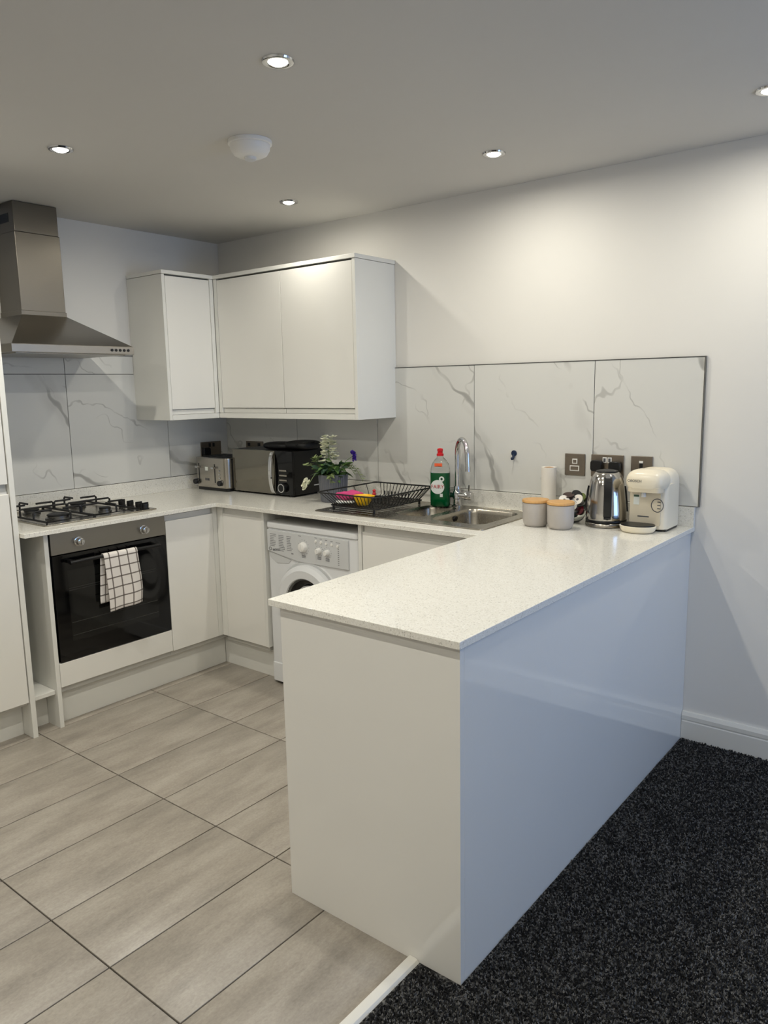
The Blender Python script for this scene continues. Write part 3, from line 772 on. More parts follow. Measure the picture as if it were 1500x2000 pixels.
# ================================================================== SINK
SX0, SX1, SY0, SY1 = 1.265, 2.207, -.552, -.045
sk = thing('sink', (1.75, -.3, W), 'stainless steel one and a half bowl sink with drainer', 'sink')
sz = W+.0045
def frame_cells(parent):
    BIG = (1.872, 2.150, -.462, -.112); HALF = (1.640, 1.825, -.430, -.120)
    # deck with two rounded holes, built as ring strips
    def bowl(name, x0, x1, y0, y1, r, depth):
        b = MB(); n = 6; rings = []
        for (dz, ins) in ((0, 0), (-.006, .003), (-.02, .005), (-depth+.03, .014), (-depth+.008, .024), (-depth, .045)):
            rings.append([(p, q, sz+dz) for p, q in rrect(x0+ins, x1-ins, y0+ins, y1-ins, max(r-ins*.3, .01), n)])
        m = len(rings[0])
        for rg in rings: b.v += rg
        for k in range(len(rings)-1):
            for i in range(m):
                j = (i+1) % m; b.f.append((k*m+i, k*m+j, (k+1)*m+j, (k+1)*m+i))
        b.f.append(tuple((len(rings)-1)*m+i for i in range(m)))
        o = b.build(name, M['sinksteel'], parent, smooth=True, sharp=60)
        cx, cy = (x0+x1)/2, (y0+y1)/2
        MB().lathe([(.042, .002), (.036, .003), (.030, -.0), (.0, -.001)], 24, (cx, cy, sz-depth), cap=False).build('waste', M['chrome'], o, smooth=True)
        return o
    bb = bowl('main_bowl', *BIG, .05, .15)
    bowl('half_bowl', *HALF, .05, .11)
    MB().tube([(1.876, -.25, sz-.03), (1.882, -.25, sz-.032)], .016, 16).build('overflow', M['black'], bb)
    # deck surface as a grid sheet with the holes snapped to bowl outlines
    b = MB()
    def ring(outer, inner):
        n = len(inner)
        k0 = len(b.v); b.v += [(p, q, sz) for p, q in outer]+[(p, q, sz) for p, q in inner]
        for i in range(n):
            j = (i+1) % n; b.f.append((k0+i, k0+j, k0+n+j, k0+n+i))
    def rect_match(x0, x1, y0, y1, inner):
        # project inner outline points out to the rectangle
        out = []; cx = sum(p for p, _ in inner)/len(inner); cy = sum(q for _, q in inner)/len(inner)
        n = len(inner)//4
        cor = [(x1, y1), (x0, y1), (x0, y0), (x1, y0)]
        for c in range(4):
            for i in range(n):
                p, q = inner[c*n+i]; X, Y = cor[c]
                t = i/(n-1)
                horiz_first = c in (1, 3)
                # first point lies on the side before the corner
                if c == 0: pt = (X, q+(Y-q)*min(1, 2*t)) if t < .5 else (X+(p-X)*(2*t-1), Y)
                elif c == 1: pt = (p+(X-p)*min(1, 2*t), Y) if t < .5 else (X, Y+(q-Y)*(2*t-1))
                elif c == 2: pt = (X, q+(Y-q)*min(1, 2*t)) if t < .5 else (X+(p-X)*(2*t-1), Y)
                else: pt = (p+(X-p)*min(1, 2*t), Y) if t < .5 else (X, Y+(q-Y)*(2*t-1))
                out.append(pt)
        return out
    i1 = rrect(*BIG, .05, 6); i2 = rrect(*HALF, .05, 6)
    mid = 1.848; lft = 1.60
    ring(rect_match(mid, SX1-.006, SY0+.006, SY1-.006, i1), i1)
    ring(rect_match(lft, mid, SY0+.006, SY1-.006, i2), i2)
    b.build('deck', M['sinksteel'], parent)
    # drainer with ridges
    d = MB()
    nx, ny = 40, 64
    def fn(u, v):
        x = SX0+.006+(lft-SX0-.006)*u; y = SY0+.006+(SY1-SY0-.012)*v
        e = min(1, min(u, 1-u)/.08)*min(1, min(v, 1-v)/.1)
        e = max(0, e)
        return (x, y, sz+e*(-.003+.0018*math.cos(v*math.pi*2*11)))
    d.grid(fn, nx, ny)
    d.build('drainer', M['sinksteel'], parent, smooth=True)
    # raised perimeter rim
    rim = rrect(SX0+.006, SX1-.006, SY0+.006, SY1-.006, .012, 4)
    b = MB(); n = len(rim)
    prof = [(0.006, W+.0003), (.005, sz-.001), (.002, sz+.001), (-.002, sz+.0008), (-.003, sz-.0004)]
    rings = [[(p, q, z) for p, q in rrect(SX0+.006-o_, SX1-.006+o_, SY0+.006-o_, SY1-.006+o_, .012+o_, 4)] for o_, z in prof]
    for rg in rings: b.v += rg
    for k in range(len(rings)-1):
        for i in range(n):
            j = (i+1) % n; b.f.append((k*n+i, k*n+j, (k+1)*n+j, (k+1)*n+i))
    b.build('rim', M['sinksteel'], parent, smooth=True)
frame_cells(sk)

# tap
tx, ty = 1.785, -.088; tz = sz+.0005
tp = thing('mixer_tap', (tx, ty, tz), 'chrome swan neck mixer tap behind the sink', 'tap')
MB().lathe([(.027, 0), (.027, .006), (.022, .009), (.019, .012), (.018, .035), (.021, .038), (.021, .072), (.017, .078), (.016, .1)], 28, (tx, ty, tz)).build('body', M['chrome'], tp, smooth=True)
dx, dy = .135/.165, -.095/.165
pts = [(tx, ty, tz+.095)]
for k in range(8): pts.append((tx, ty, tz+.1+.018*k))
ra = .063; ztop = tz+.256
for k in range(15):
    a = math.pi-k/14*(math.pi*.93); pts.append((tx+dx*(ra+ra*math.cos(a)), ty+dy*(ra+ra*math.cos(a)), ztop+ra*1.15*math.sin(a)))
lx, ly, lz = pts[-1]
for k in range(1, 4): pts.append((lx+dx*.003*k, ly+dy*.003*k, lz-.026*k))
MB().tube(pts, .0115, 16).build('spout', M['chrome'], tp, smooth=True)
e = pts[-1]
MB().tube([(e[0], e[1], e[2]+.012), (e[0]+dx*.0008, e[1]+dy*.0008, e[2]-.012)], .0128, 16).build('nozzle', M['chrome'], tp, smooth=True)
for s in (-1, 1):
    h = MB().lathe([(.015, .012*s), (.015, .045*s), (.021, .047*s), (.0215, .078*s), (.018, .084*s)], 24, (tx, ty, tz+.055), 'x').build('handle', M['chrome'], tp, smooth=True)
    MB().tube([(tx+.066*s, ty, tz+.07), (tx+.070*s, ty-.004, tz+.108)], .0042, 10).build('lever', M['chrome'], h, smooth=True)

# ================================================================== DISH RACK and things in it
rk = thing('dish_rack', (1.47, -.33, sz), 'black wire dish rack on the sink drainer', 'dish rack')
zr, zb = 1.008, sz+.024
RX0, RX1, RY0, RY1 = 1.275, 1.655, -.545, -.085
BX0, BX1, BY0, BY1 = 1.325, 1.615, -.50, -.135
r = .0032
MB().tube([(p, q, zr) for p, q in rrect(RX0, RX1, RY0, RY1, .03, 5)], .0036, 8, closed=True).build('rim', M['wire'], rk, smooth=True)
MB().tube([(p, q, zb) for p, q in rrect(BX0, BX1, BY0, BY1, .02, 4)], .0032, 8, closed=True).build('base_frame', M['wire'], rk, smooth=True)
b = MB(); nn = 15
for k in range(nn):
    t = (k+.5)/nn; xt = RX0+.02+(RX1-RX0-.04)*t; xb = BX0+.012+(BX1-BX0-.024)*t
    b.tube([(xt, RY0, zr), (xb, BY0-.006, zb+.012), (xb, BY0+.01, zb), (xb, BY1-.01, zb), (xb, BY1+.006, zb+.012), (xt, RY1, zr)], .0019, 6)
b.build('cross_wires', M['wire'], rk, smooth=True)
b = MB()
for k in range(4):
    t = (k+.5)/4; yt = RY0+.03+(RY1-RY0-.06)*t; yb = BY0+.02+(BY1-BY0-.04)*t
    b.tube([(RX0, yt, zr), (BX0-.006, yb, zb+.012), (BX0+.01, yb, zb-.003)], .0019, 6)
nn = 13
for k in range(nn):
    t = (k+.5)/nn; yt = RY0+.03+(RY1-RY0-.06)*t; yb = BY0+.02+(BY1-BY0-.04)*t
    b.tube([(BX1-.01, yb, zb-.003), (BX1+.006, yb, zb+.012), (RX1, yt, zr)], .0019, 6)
for yb in (BY0+.1, (BY0+BY1)/2, BY1-.1): b.tube([(BX0, yb, zb-.004), (BX1, yb, zb-.004)], .0022, 6)
b.build('side_wires', M['wire'], rk, smooth=True)
for yq in (-.36, -.20):
    b = MB(); pts = []
    for k in range(110):
        t = k/109; pts.append((BX0+.09+(BX1-BX0-.12)*t, yq+.008*math.sin(t*math.pi*2*8), zb+.020-.020*math.cos(t*math.pi*2*8)))
    b.tube(pts, .0019, 6); b.build('plate_holder', M['wire'], rk, smooth=True)
for (fx, fy2) in ((BX0+.02, BY0+.005), (BX1-.02, BY0+.005), (BX0+.02, BY1-.005), (BX1-.02, BY1-.005)):
    MB().lathe([(.0055, 0), (.006, .006), (.005, .024)], 10, (fx, fy2, sz+.0008)).build('foot', M['black'], rk, smooth=True)

def blob(name, c, sx, sy, sz_, m, label, cat, seed=0, rz=0, amp=.12, e=.8):
    b = MB().ellipsoid((0, 0, 0), sx, sy, sz_, 24, 14, e)
    rn = random.Random(seed); ph = [rn.uniform(0, 6) for _ in range(6)]
    b.v = [(x*(1+amp*math.sin(y*90+ph[0])*math.cos(x*60+ph[1])), y*(1+amp*math.sin(x*80+ph[2])), z*(1+amp*1.5*math.sin(x*75+ph[3])*math.sin(y*85+ph[4]))) for x, y, z in b.v]
    o = b.build(name, m, smooth=True, sharp=80); o.location = c; o.rotation_euler = (0, 0, rz); tag(o, label, cat); return o
blob('dish_cloth', (1.375, -.41, zb+.040), .06, .032, .020, M['pink'], 'crumpled pink cloth in the dish rack', 'cloth', 3, R(40), .18, .7)
blob('scrubbing_pad', (1.362, -.43, zb+.009), .045, .028, .0075, M['label_white'], 'pale scrubbing pad under the pink cloth in the dish rack', 'scrubber', 5, R(40), .1, .6)
yb_ = thing('yellow_scoop', (1.475, -.43, zb+.003), 'small yellow plastic bowl with a pouring lip in the dish rack', 'bowl')
b = MB()
prof = [(.026, 0), (.030, .004), (.040, .030), (.046, .046), (.043, .046), (.037, .030), (.027, .007), (0.001, .006)]
b.lathe(prof, 32, (1.475, -.43, zb+.003), cap=False)
b.v = [((x if x < 1.50 else x+(x-1.50)*1.1*((z-zb)/.05)), y, z) for x, y, z in b.v]
b.build('bowl_shell', M['yellow'], yb_, smooth=True)
MB().ellipsoid((1.475, -.43, zb+.040), .041, .041, .007, 20, 8).build('sponge', M['yellow'], yb_, smooth=True)
tag(MB().lathe([(.008, 0), (.010, .004), (.006, .016), (.009, .022), (.004, .028)], 16, (1.5, -.375, zb+.045)).build('brush_knob', M['label_red'], org=(1.5, -.375, zb+.045), smooth=True), 'small dark red knob behind the yellow bowl in the dish rack', 'knob')

# ================================================================== WASHING-UP BOTTLE
bx, by = 1.712, -.125
bt = thing('washing_up_bottle', (bx, by, sz), 'green washing-up liquid bottle with a red cap beside the tap', 'bottle')
bt_w, bt_d = .047, .032
def ovalprof(prof, name, m, parent, n=36, cap=True):
    b = MB()
    for (r_, z, q) in prof: pass
    v = []; f = []
    for (rx, ry, z) in prof:
        for i in range(n):
            a = 2*math.pi*i/n; ca, sa = math.cos(a), math.sin(a); e = .75
            v.append((bx+rx*math.copysign(abs(ca)**e, ca), by+ry*math.copysign(abs(sa)**e, sa), sz+z))
    for j in range(len(prof)-1):
        for i in range(n):
            k = (i+1) % n; f.append((j*n+i, j*n+k, (j+1)*n+k, (j+1)*n+i))
    f.append(tuple(range(n-1, -1, -1))); f.append(tuple((len(prof)-1)*n+i for i in range(n)))
    b.add(v, f); return b.build(name, m, parent, smooth=True)
lb = ovalprof([(.044, .029, .001), (.048, .033, .006), (.049, .034, .04), (.048, .033, .09), (.048, .033, .165)], 'liquid_body', M['liquid'], bt)
ovalprof([(.048, .033, .166), (.047, .032, .185), (.040, .028, .208), (.028, .022, .226), (.016, .015, .238), (.014, .014, .246)], 'clear_shoulder', M['clear'], bt)
MB().lathe([(.017, .246), (.017, .256), (.0125, .258), (.0125, .268), (.0145, .270), (.0135, .280), (.006, .283)], 24, (bx, by, sz)).build('cap', M['red'], bt, smooth=True)
# tilt label toward the viewer's side (faces -y)
ly_ = by-.0345
lab = MB().lathe([(.001, 0), (.034, 0), (.034, -.0012), (.001, -.0012)], 32, (bx-.004, ly_+.0006, sz+.098), 'y', cap=False).build('front_label', M['label_white'], bt, smooth=True)
MB().lathe([(.006, 0), (.013, 0), (.013, -.0014), (.006, -.0014)], 24, (bx+.017, ly_+.0006, sz+.137), 'y', cap=False).build('label_swirl', M['label_white'], lab, smooth=True)
MB().box(bx+.008, bx+.022, ly_-.0006, ly_+.0006, sz+.050, sz+.066).build('label_badge', M['label_white'], lab)
text('FAIRY', .025, (bx-.004, ly_-.0012, sz+.099), (R(90), 0, 0), M['label_red'], lab)
MB().box(bx-.020, bx+.018, by-.0295, by-.0275, sz+.196, sz+.212).build('neck_label', M['orange'], bt)
bt.rotation_euler.z = R(17)

# ================================================================== PLANT
px, py = 1.128, -.255
pl = thing('potted_plant', (px, py, W), 'artificial flower arrangement in a dark ribbed pot beside the microwave', 'plant')
b = MB(); n = 72; v = []; f = []
prof = [(.063, 0), (.065, .004), (.072, .07), (.0765, .142), (.073, .142), (.070, .12)]
for (r_, z) in prof:
    for i in range(n):
        a = 2*math.pi*i/n; rr = r_+(.0016 if i % 2 == 0 else -.0016); v.append((px+rr*math.cos(a), py+rr*math.sin(a), W+.0005+z))
for j in range(len(prof)-1):
    for i in range(n):
        k = (i+1) % n; f.append((j*n+i, j*n+k, (j+1)*n+k, (j+1)*n+i))
f.append(tuple(range(n-1, -1, -1)))
b.add(v, f); b.build('pot', M['pot'], pl)
MB().lathe([(.001, .118), (.070, .118), (.070, .112), (.001, .112)], 32, (px, py, W), cap=False).build('soil', M['soil'], pl)
def leaf(b, base, d, length, width, droop=.3, roll=0):
    d = Vector(d).normalized(); up = Vector((0, 0, 1)); side = d.cross(up)
    if side.length < .05: side = Vector((1, 0, 0))
    side.normalize(); nrm = side.cross(d).normalized()
    side = (side*math.cos(roll)+nrm*math.sin(roll))
    rows = [(0, .12), (.25, .8), (.5, 1.0), (.78, .62), (1, .04)]; v = []
    for (t, w) in rows:
        c = Vector(base)+d*length*t-up*droop*length*t*t
        v += [c-side*width*w/2+nrm*width*.12*w, c, c+side*width*w/2+nrm*width*.12*w]
    f = []
    for k in range(4):
        f += [(3*k, 3*k+1, 3*k+4, 3*k+3), (3*k+1, 3*k+2, 3*k+5, 3*k+4)]
    b.add(v, f)
rn = random.Random(11)
topz = W+.135
def rdir(az, el): return (math.cos(az)*math.cos(el), math.sin(az)*math.cos(el), math.sin(el))
b = MB()
for k in range(95):
    az = rn.uniform(0, 6.283); el = rn.uniform(.05, 1.2); rad = rn.uniform(0, .06)
    base = (px+rad*math.cos(az), py+rad*math.sin(az), topz+rn.uniform(-.02, .05))
    leaf(b, base, rdir(az, el), rn.uniform(.045, .085), rn.uniform(.018, .034), rn.uniform(.1, .6), rn.uniform(-.6, .6))
b.build('green_leaves', M['leaf'], pl)
b = MB()
for k in range(26):
    az = rn.uniform(3.6, 6.6); el = rn.uniform(-.1, .9); rad = rn.uniform(.02, .07)
    base = (px+rad*math.cos(az), py+rad*math.sin(az), topz+rn.uniform(-.0, .06))
    leaf(b, base, rdir(az, el), rn.uniform(.04, .06), rn.uniform(.025, .042), rn.uniform(.1, .5), rn.uniform(-.6, .6))
b.build('broad_leaves', M['leaf3'], pl)
def sprig(b, bl, p0, p1, n, ll, lw, droop=0):
    p0 = Vector(p0); p1 = Vector(p1); pts = []
    for k in range(9):
        t = k/8; p = p0.lerp(p1, t)+Vector((0, 0, droop*math.sin(t*math.pi))); pts.append(p)
    b.tube(pts, .0014, 5)
    for k in range(n):
        t = .2+.8*k/n; p = p0.lerp(p1, t)+Vector((0, 0, droop*math.sin(t*math.pi)))
        az = rn.uniform(0, 6.28); d = (p1-p0).normalized()*.5+Vector(rdir(az, rn.uniform(-.3, .6)))
        leaf(bl, p, d, ll*rn.uniform(.7, 1.2), lw, .2, rn.uniform(-1, 1))
bs = MB(); bl = MB()
cam_left = Vector((.78, .62, 0))      # the viewer's right, along the ground
ex = lambda u, z, d=0: (px+cam_left.x*u+.62*d, py+cam_left.y*u-.78*d, z)
# trailing sprigs: (u to the viewer's right)
sprig(bs, bl, ex(-.03, topz), ex(-.155, W+.190), 22, .026, .008, .02)
sprig(bs, bl, ex(.03, topz), ex(.115, W+.135), 16, .026, .007, .05)
sprig(bs, bl, ex(.04, topz), ex(.155, W+.100), 22, .026, .007, .07)
sprig(bs, bl, ex(-.03, topz), ex(-.09, W+.215), 14, .03, .010, .0)
sprig(bs, bl, ex(.0, topz, .06), ex(-.01, W+.105, .10), 16, .03, .012, .03)
tag(bs.build('sprig_stems', M['leaf2'], pl), kind='stuff'); tag(bl.build('sprig_leaves', M['leaf2'], pl), kind='stuff')
def blossoms(name, centre, axis, n, length, spread, size, m, seed):
    rr = random.Random(seed); b = MB(); axis = Vector(axis).normalized(); o1 = axis.orthogonal().normalized(); o2 = axis.cross(o1)
    for k in range(n):
        t = rr.random(); a = rr.uniform(0, 6.28); w = spread*(1-.35*t)*math.sqrt(rr.uniform(.3, 1))
        c = Vector(centre)+axis*length*t+o1*w*math.cos(a)+o2*w*math.sin(a)
        out = (o1*math.cos(a)+o2*math.sin(a)+axis*.4)
        for q in range(5):
            dd = out*.6+(o1*math.cos(q*1.257+a)+o2*math.sin(q*1.257+a))
            leaf(b, c, dd, size*rr.uniform(.8, 1.2), size*.75, -.1, rr.uniform(-.5, .5))
    return b.build(name, m, pl)
MB().tube([ex(-.01, topz), ex(-.018, W+.215), ex(-.022, W+.33)], .002, 6).build('flower_stem', M['leaf'], pl)
blossoms('white_flower_spike', ex(-.018, W+.205), (-.0, 0, 1), 75, .135, .040, .021, M['petal'], 4)
blossoms('white_side_blossom', ex(-.125, W+.090, .05), (-.5, -.3, .3), 20, .03, .032, .016, M['petal'], 8)
MB().tube([ex(-.04, topz), ex(-.09, W+.150, .03), ex(-.125, W+.095, .05)], .0016, 6).build('flower_stem', M['leaf2'], pl)
MB().tube([ex(.03, topz), ex(.07, W+.21), ex(.108, W+.235)], .0016, 6).build('flower_stem', M['leaf'], pl)
blossoms('purple_flower', ex(.098, W+.232), (.78, .62, .1), 24, .026, .021, .014, M['purple'], 9)
blossoms('pale_leaf_cluster', ex(-.075, W+.20), (-.3, -.3, .9), 7, .04, .02, .022, M['leaf2'], 12)

# ================================================================== MICROWAVE
MX0, MX1, MY0, MY1, MZ0, MZ1 = .374, .858, -.282, -.022, W+.010, 1.166
mw = thing('microwave', (.615, -.15, W), 'black microwave with mirrored door and silver handle', 'microwave')
MB().box(MX0, MX1, MY0+.018, MY1-.001, MZ0, MZ1).build('body', M['black'], mw, bevel=.003)
md = MB().box(MX0, .722, MY0, MY0+.0175, MZ0, MZ1).build('door', M['mirror'], mw, bevel=.002)
MB().box(.7235, MX1, MY0, MY0+.0175, MZ0, MZ1).build('control_panel', M['blackgloss'], mw, bevel=.002)
b = MB(); pts = []
for k in range(15):
    t = k/14; z = MZ0+.008+(MZ1-MZ0-.016)*t; pts.append((.708, MY0-.004-.022*math.sin(t*math.pi)**.6, z))
for p_, q_ in zip(pts[:-1], pts[1:]):
    pass
v = []; f = []
for (x, y, z) in pts:
    v += [(x-.016, y+.004, z), (x-.010, y-.003, z), (x+.008, y-.004, z), (x+.013, y, z), (x+.010, y+.005, z)]
for k in range(len(pts)-1):
    for i in range(5):
        j = (i+1) % 5; f.append((k*5+i, k*5+j, (k+1)*5+j, (k+1)*5+i))
f += [(4, 3, 2, 1, 0), tuple(len(v)-5+i for i in range(5))]
b.add(v, f); b.build('handle', M['chrome'], md, smooth=True, sharp=30)
for k in range(3): MB().box(.757, .814, MY0-.004, MY0, 1.056-.0265*k, 1.065-.0265*k).build('button', M['toaster'], mw, bevel=.0015)
kn = MB().lathe([(.026, 0), (.026, -.016), (.024, -.019)], 32, (.785, MY0, .966), 'y').build('dial', M['black'], mw, smooth=True)
MB().lathe([(.0195, -.019), (.0245, -.019), (.0245, -.0205), (.0195, -.0205), (.0195, -.019)], 32, (.785, MY0, .966), 'y', cap=False).build('dial_ring', M['chrome'], kn, smooth=True)
for (fx, fy2) in ((.41, -.25), (.82, -.25), (.41, -.05), (.82, -.05)): MB().cyl((fx, fy2, W+.0003), .012, .0105, 'z', 14).build('foot', M['black'], mw)
MB().box(MX1-.0005, MX1+.0008, -.118, -.045, .966, .972).build('rating_label', M['applgrey'], mw)

# unidentified black bundle on top of the microwave
b = MB()
bb = thing('black_bundle', (.74, -.14, MZ1), 'black padded bundle with two humps on top of the microwave', 'cloth')
b.ellipsoid((.66, -.17, MZ1+.021), .10, .075, .0205, 28, 12, .65)
b.build('hump', M['blackfab'], bb, smooth=True, sharp=80)
MB().ellipsoid((.80, -.135, MZ1+.026), .095, .09, .0255, 28, 12, .65).build('hump', M['blackfab'], bb, smooth=True, sharp=80)
MB().tube([(.835, -.225, MZ1+.030), (.868, -.20, MZ1+.040), (.893, -.14, MZ1+.046)], .003, 8).build('loop', M['blackgloss'], bb, smooth=True)

# ================================================================== TOASTER
TX0, TX1, TY0, TY1, TZ0, TZ1 = .075, .366, -.325, -.085, W+.018, 1.112
ts = thing('toaster', (.22, -.2, W), 'brushed steel four slice toaster in the corner', 'toaster')
MB().rbox(TX0+.006, TX1-.006, TY0+.01, TY1-.006, W+.0005, TZ0, .02).build('base', M['black'], ts, bevel=.002)
sh = MB().rbox(TX0, TX1, TY0, TY1, TZ0, TZ1, .035, 6).build('shell', M['toaster'], ts, bevel=.006, segs=3)
MB().rbox(TX0+.03, TX1-.03, TY0+.03, TY1-.03, TZ1, TZ1+.003, .02).build('top_plate', M['black'], ts)
MB().box(TX1-.0008, TX1+.006, TY0+.045, TY1-.03, TZ0+.0, TZ1-.012).build('side_cheek', M['black'], ts, bevel=.003)
b = MB()
for k in range(4): b.box(TX0+.05+.055*k, TX0+.078+.055*k, TY0+.05, TY1-.05, TZ1+.0025, TZ1+.0036)
b.build('bread_slot', M['dark'], ts)
for (lx_, kx_) in ((.118, .093), (.262, .312)):
    sl = MB().box(lx_-.0035, lx_+.0035, TY0-.0012, TY0+.002, .965, 1.075).build('lever_slot', M['black'], ts)
    MB().box(lx_-.011, lx_+.011, TY0-.022, TY0-.0012, 1.048, 1.060).build('lever', M['chrome'], sl, bevel=.002)
    kk = MB().lathe([(.0165, 0), (.0155, -.016), (.014, -.019)], 24, (kx_, TY0, .966), 'y').build('dial', M['black'], ts, smooth=True)
    MB().lathe([(.0175, .0), (.0195, -.001), (.0195, -.003), (.0165, -.003)], 24, (kx_, TY0, .966), 'y', cap=False).build('dial_ring', M['chrome'], kk, smooth=True)
for q in range(3): MB().lathe([(.006, 0), (.0055, -.003)], 14, (.303, TY0, 1.036-.02*q), 'y').build('button', M['chrome'], ts, smooth=True)
MB().box(.175, .200, TY0-.0008, TY0+.001, 1.034, 1.056).build('sticker', M['label_white'], ts)
b = MB()
for k in range(4): b.box(.172+.010*k, .179+.010*k, TY0-.0008, TY0+.001, .976, .990)
b.build('lettering', M['print'], ts)

# ================================================================== CANISTERS
def canister(x, y, label):
    t = thing('canister', (x, y, W), label, 'canister', 'ceramic canisters with bamboo lids')
    MB().lathe([(.040, .0005), (.044, .002), (.050, .012), (.0535, .03), (.0545, .096), (.0535, .098), (.050, .0985)], 40, (x, y, W)).build('jar', M['ceramic'], t, smooth=True, sharp=50)
    MB().lathe([(.053, .0995), (.056, .1015), (.056, .109), (.054, .1115), (.0, .1118)], 40, (x, y, W), cap=False).build('lid', M['bamboo'], t, smooth=True, sharp=50)
    return t
canister(2.328, -.325, 'grey ceramic canister with bamboo lid next to the sink')
canister(2.443, -.330, 'grey ceramic canister with bamboo lid in front of the capsule bowl')

# paper roll
rx, ry = 2.258, -.068
pr_ = thing('paper_roll', (rx, ry, W), 'white kitchen paper roll standing by the wall behind the canisters', 'paper roll')
MB().lathe([(.021, .0005), (.033, .0005), (.033, .218), (.024, .218), (.0215, .2165), (.021, .0005)], 36, (rx, ry, W), cap=False).build('paper', M['paper'], pr_, smooth=True, sharp=50)
MB().lathe([(.0195, .001), (.021, .001), (.021, .2175), (.0195, .2175), (.0195, .001)], 32, (rx, ry, W), cap=False).build('cardboard_tube', M['bamboo'], pr_, smooth=True, sharp=50)

# bowl of capsules
gx, gy = 2.415, -.170
gb = MB().lathe([(.030, .0005), (.034, .001), (.052, .016), (.069, .048), (.0755, .082), (.0735, .082), (.067, .049), (.050, .019), (.032, .005), (.0, .004)], 40, (gx, gy, W), cap=False).build('glass_bowl', M['glass'], org=(gx, gy, W), smooth=True)
tag(gb, 'clear glass bowl of drink capsules between the canisters and the kettle', 'bowl')
M['foil'] = mat('capsule_foil', (218, 212, 204), .4, .2, var=.05)
capc = {'white': M['white'], 'brown': mat('brown_capsule', (62, 44, 40), .4), 'green': mat('olive_capsule', (92, 104, 40), .4), 'blue': mat('blue_capsule', (72, 96, 128), .4), 'red': mat('crimson_capsule', (150, 22, 48), .4), 'black': M['black'], 'teal': mat('teal_capsule', (60, 92, 92), .4)}
# (u right, depth towards viewer, z, colour, tilt axis angle, tilt, label)
caps = [(-.038, .040, .092, 'white', 2.3, 1.0, 'white capsule with foil face at the left of the glass bowl'),
        (.026, .042, .094, 'white', -.2, 1.1, 'white foil topped capsule facing right in the glass bowl'),
        (-.012, .0, .107, 'brown', .8, .4, 'dark brown capsule on top of the pile in the glass bowl'),
        (.022, -.012, .110, 'black', 2.5, .9, 'black capsule at the back of the pile in the glass bowl'),
        (.046, -.012, .097, 'green', -.4, 1.0, 'olive green capsule at the right rear of the glass bowl'),
        (-.004, .045, .074, 'blue', 1.2, 1.4, 'blue capsule between the two white capsules in the glass bowl'),
        (.034, .020, .050, 'red', -.2, 1.2, 'crimson capsule low on the right side of the glass bowl'),
        (.010, .010, .040, 'teal', .5, .3, 'teal capsule at the bottom of the glass bowl'),
        (-.030, .0, .060, 'brown', 2.0, 1.2, 'brown capsule low on the left of the glass bowl'),
        (.042, .000, .072, 'teal', .1, .6, 'teal capsule above the crimson one in the glass bowl')]
capmesh = MB().lathe([(.0155, -.016), (.0175, -.015), (.021, .010), (.0245, .0115), (.0245, .0130), (.0, .0135)], 24, (0, 0, 0)).build('capsule_proto', M['white'], smooth=True)
bpy.data.objects.remove(capmesh)
for (u, d, z, cn, az, tl, lab_) in caps:
    t = thing('drink_capsule', (gx+.78*u+.62*d*.5, gy+.62*u-.78*d*.5, W+z), lab_, 'capsule', 'capsules in the glass bowl', local=True)
    MB().lathe([(.0145, -.016), (.0165, -.015), (.020, .010), (.0235, .0105), (.0235, .0125)], 20).build('cup', capc[cn], t, smooth=True)
    MB().lathe([(.0225, .0126), (.0, .0132)], 20, cap=False).build('foil', M['foil'] if cn in ('white', 'blue', 'teal') else capc[cn], t, smooth=True)
    if cn == 'white': MB().lathe([(.006, .0134), (.0, .0136)], 10, cap=False).build('foil_print', M['print'], t)
    # tilt toward the viewer
    t.rotation_euler = (tl*.9, 0, az*.35)

# ================================================================== KETTLE
kx, ky = 2.568, -.165
kt = thing('kettle', (kx, ky, W), 'polished steel jug kettle with black handle', 'kettle')
MB().lathe([(.080, .0005), (.0835, .003), (.0835, .016), (.080, .019)], 48, (kx, ky, W)).build('power_base', M['toaster'], kt, smooth=True, sharp=50)
MB().lathe([(.080, .0195), (.0825, .021), (.0825, .028), (.081, .030)], 48, (kx, ky, W)).build('black_ring', M['black'], kt, smooth=True, sharp=50)
bd = MB().lathe([(.0815, .0305), (.0825, .034), (.0815, .06), (.078, .10), (.074, .14), (.069, .175), (.062, .200), (.052, .218), (.044, .224)], 48, (kx, ky, W)).build('body', M['kettle'], kt, smooth=True, sharp=60)
MB().lathe([(.045, .2245), (.044, .228), (.030, .232), (.0, .233)], 40, (kx, ky, W), cap=False).build('lid', M['black'], kt, smooth=True)
# handle faces the viewer : direction d
hd_ = Vector((.42, -.907, 0)).normalized(); sd_ = Vector((hd_.y*-1, hd_.x, 0))
def kp(out, z, s=0): return (kx+hd_.x*out+sd_.x*s, ky+hd_.y*out+sd_.y*s, W+z)
b = MB(); pts = [(.060, .205), (.085, .208), (.104, .196), (.112, .17), (.114, .13), (.112, .095), (.105, .066), (.096, .050)]
v = []; f = []
for (o_, z) in pts:
    v += [kp(o_-.007, z, -.0165), kp(o_+.006, z, -.0145), kp(o_+.006, z, .0145), kp(o_-.007, z, .0165)]
for k in range(len(pts)-1):
    for i in range(4):
        j = (i+1) % 4; f.append((k*4+i, k*4+j, (k+1)*4+j, (k+1)*4+i))
f += [(3, 2, 1, 0), tuple(len(v)-4+i for i in range(4))]
b.add(v, f); b.build('handle', M['black'], kt, smooth=True, bevel=.002)
b = MB(); b.tube([kp(.060, .211), kp(.088, .213)], .010, 12); b.build('lid_button', M['chrome'], kt, smooth=True)
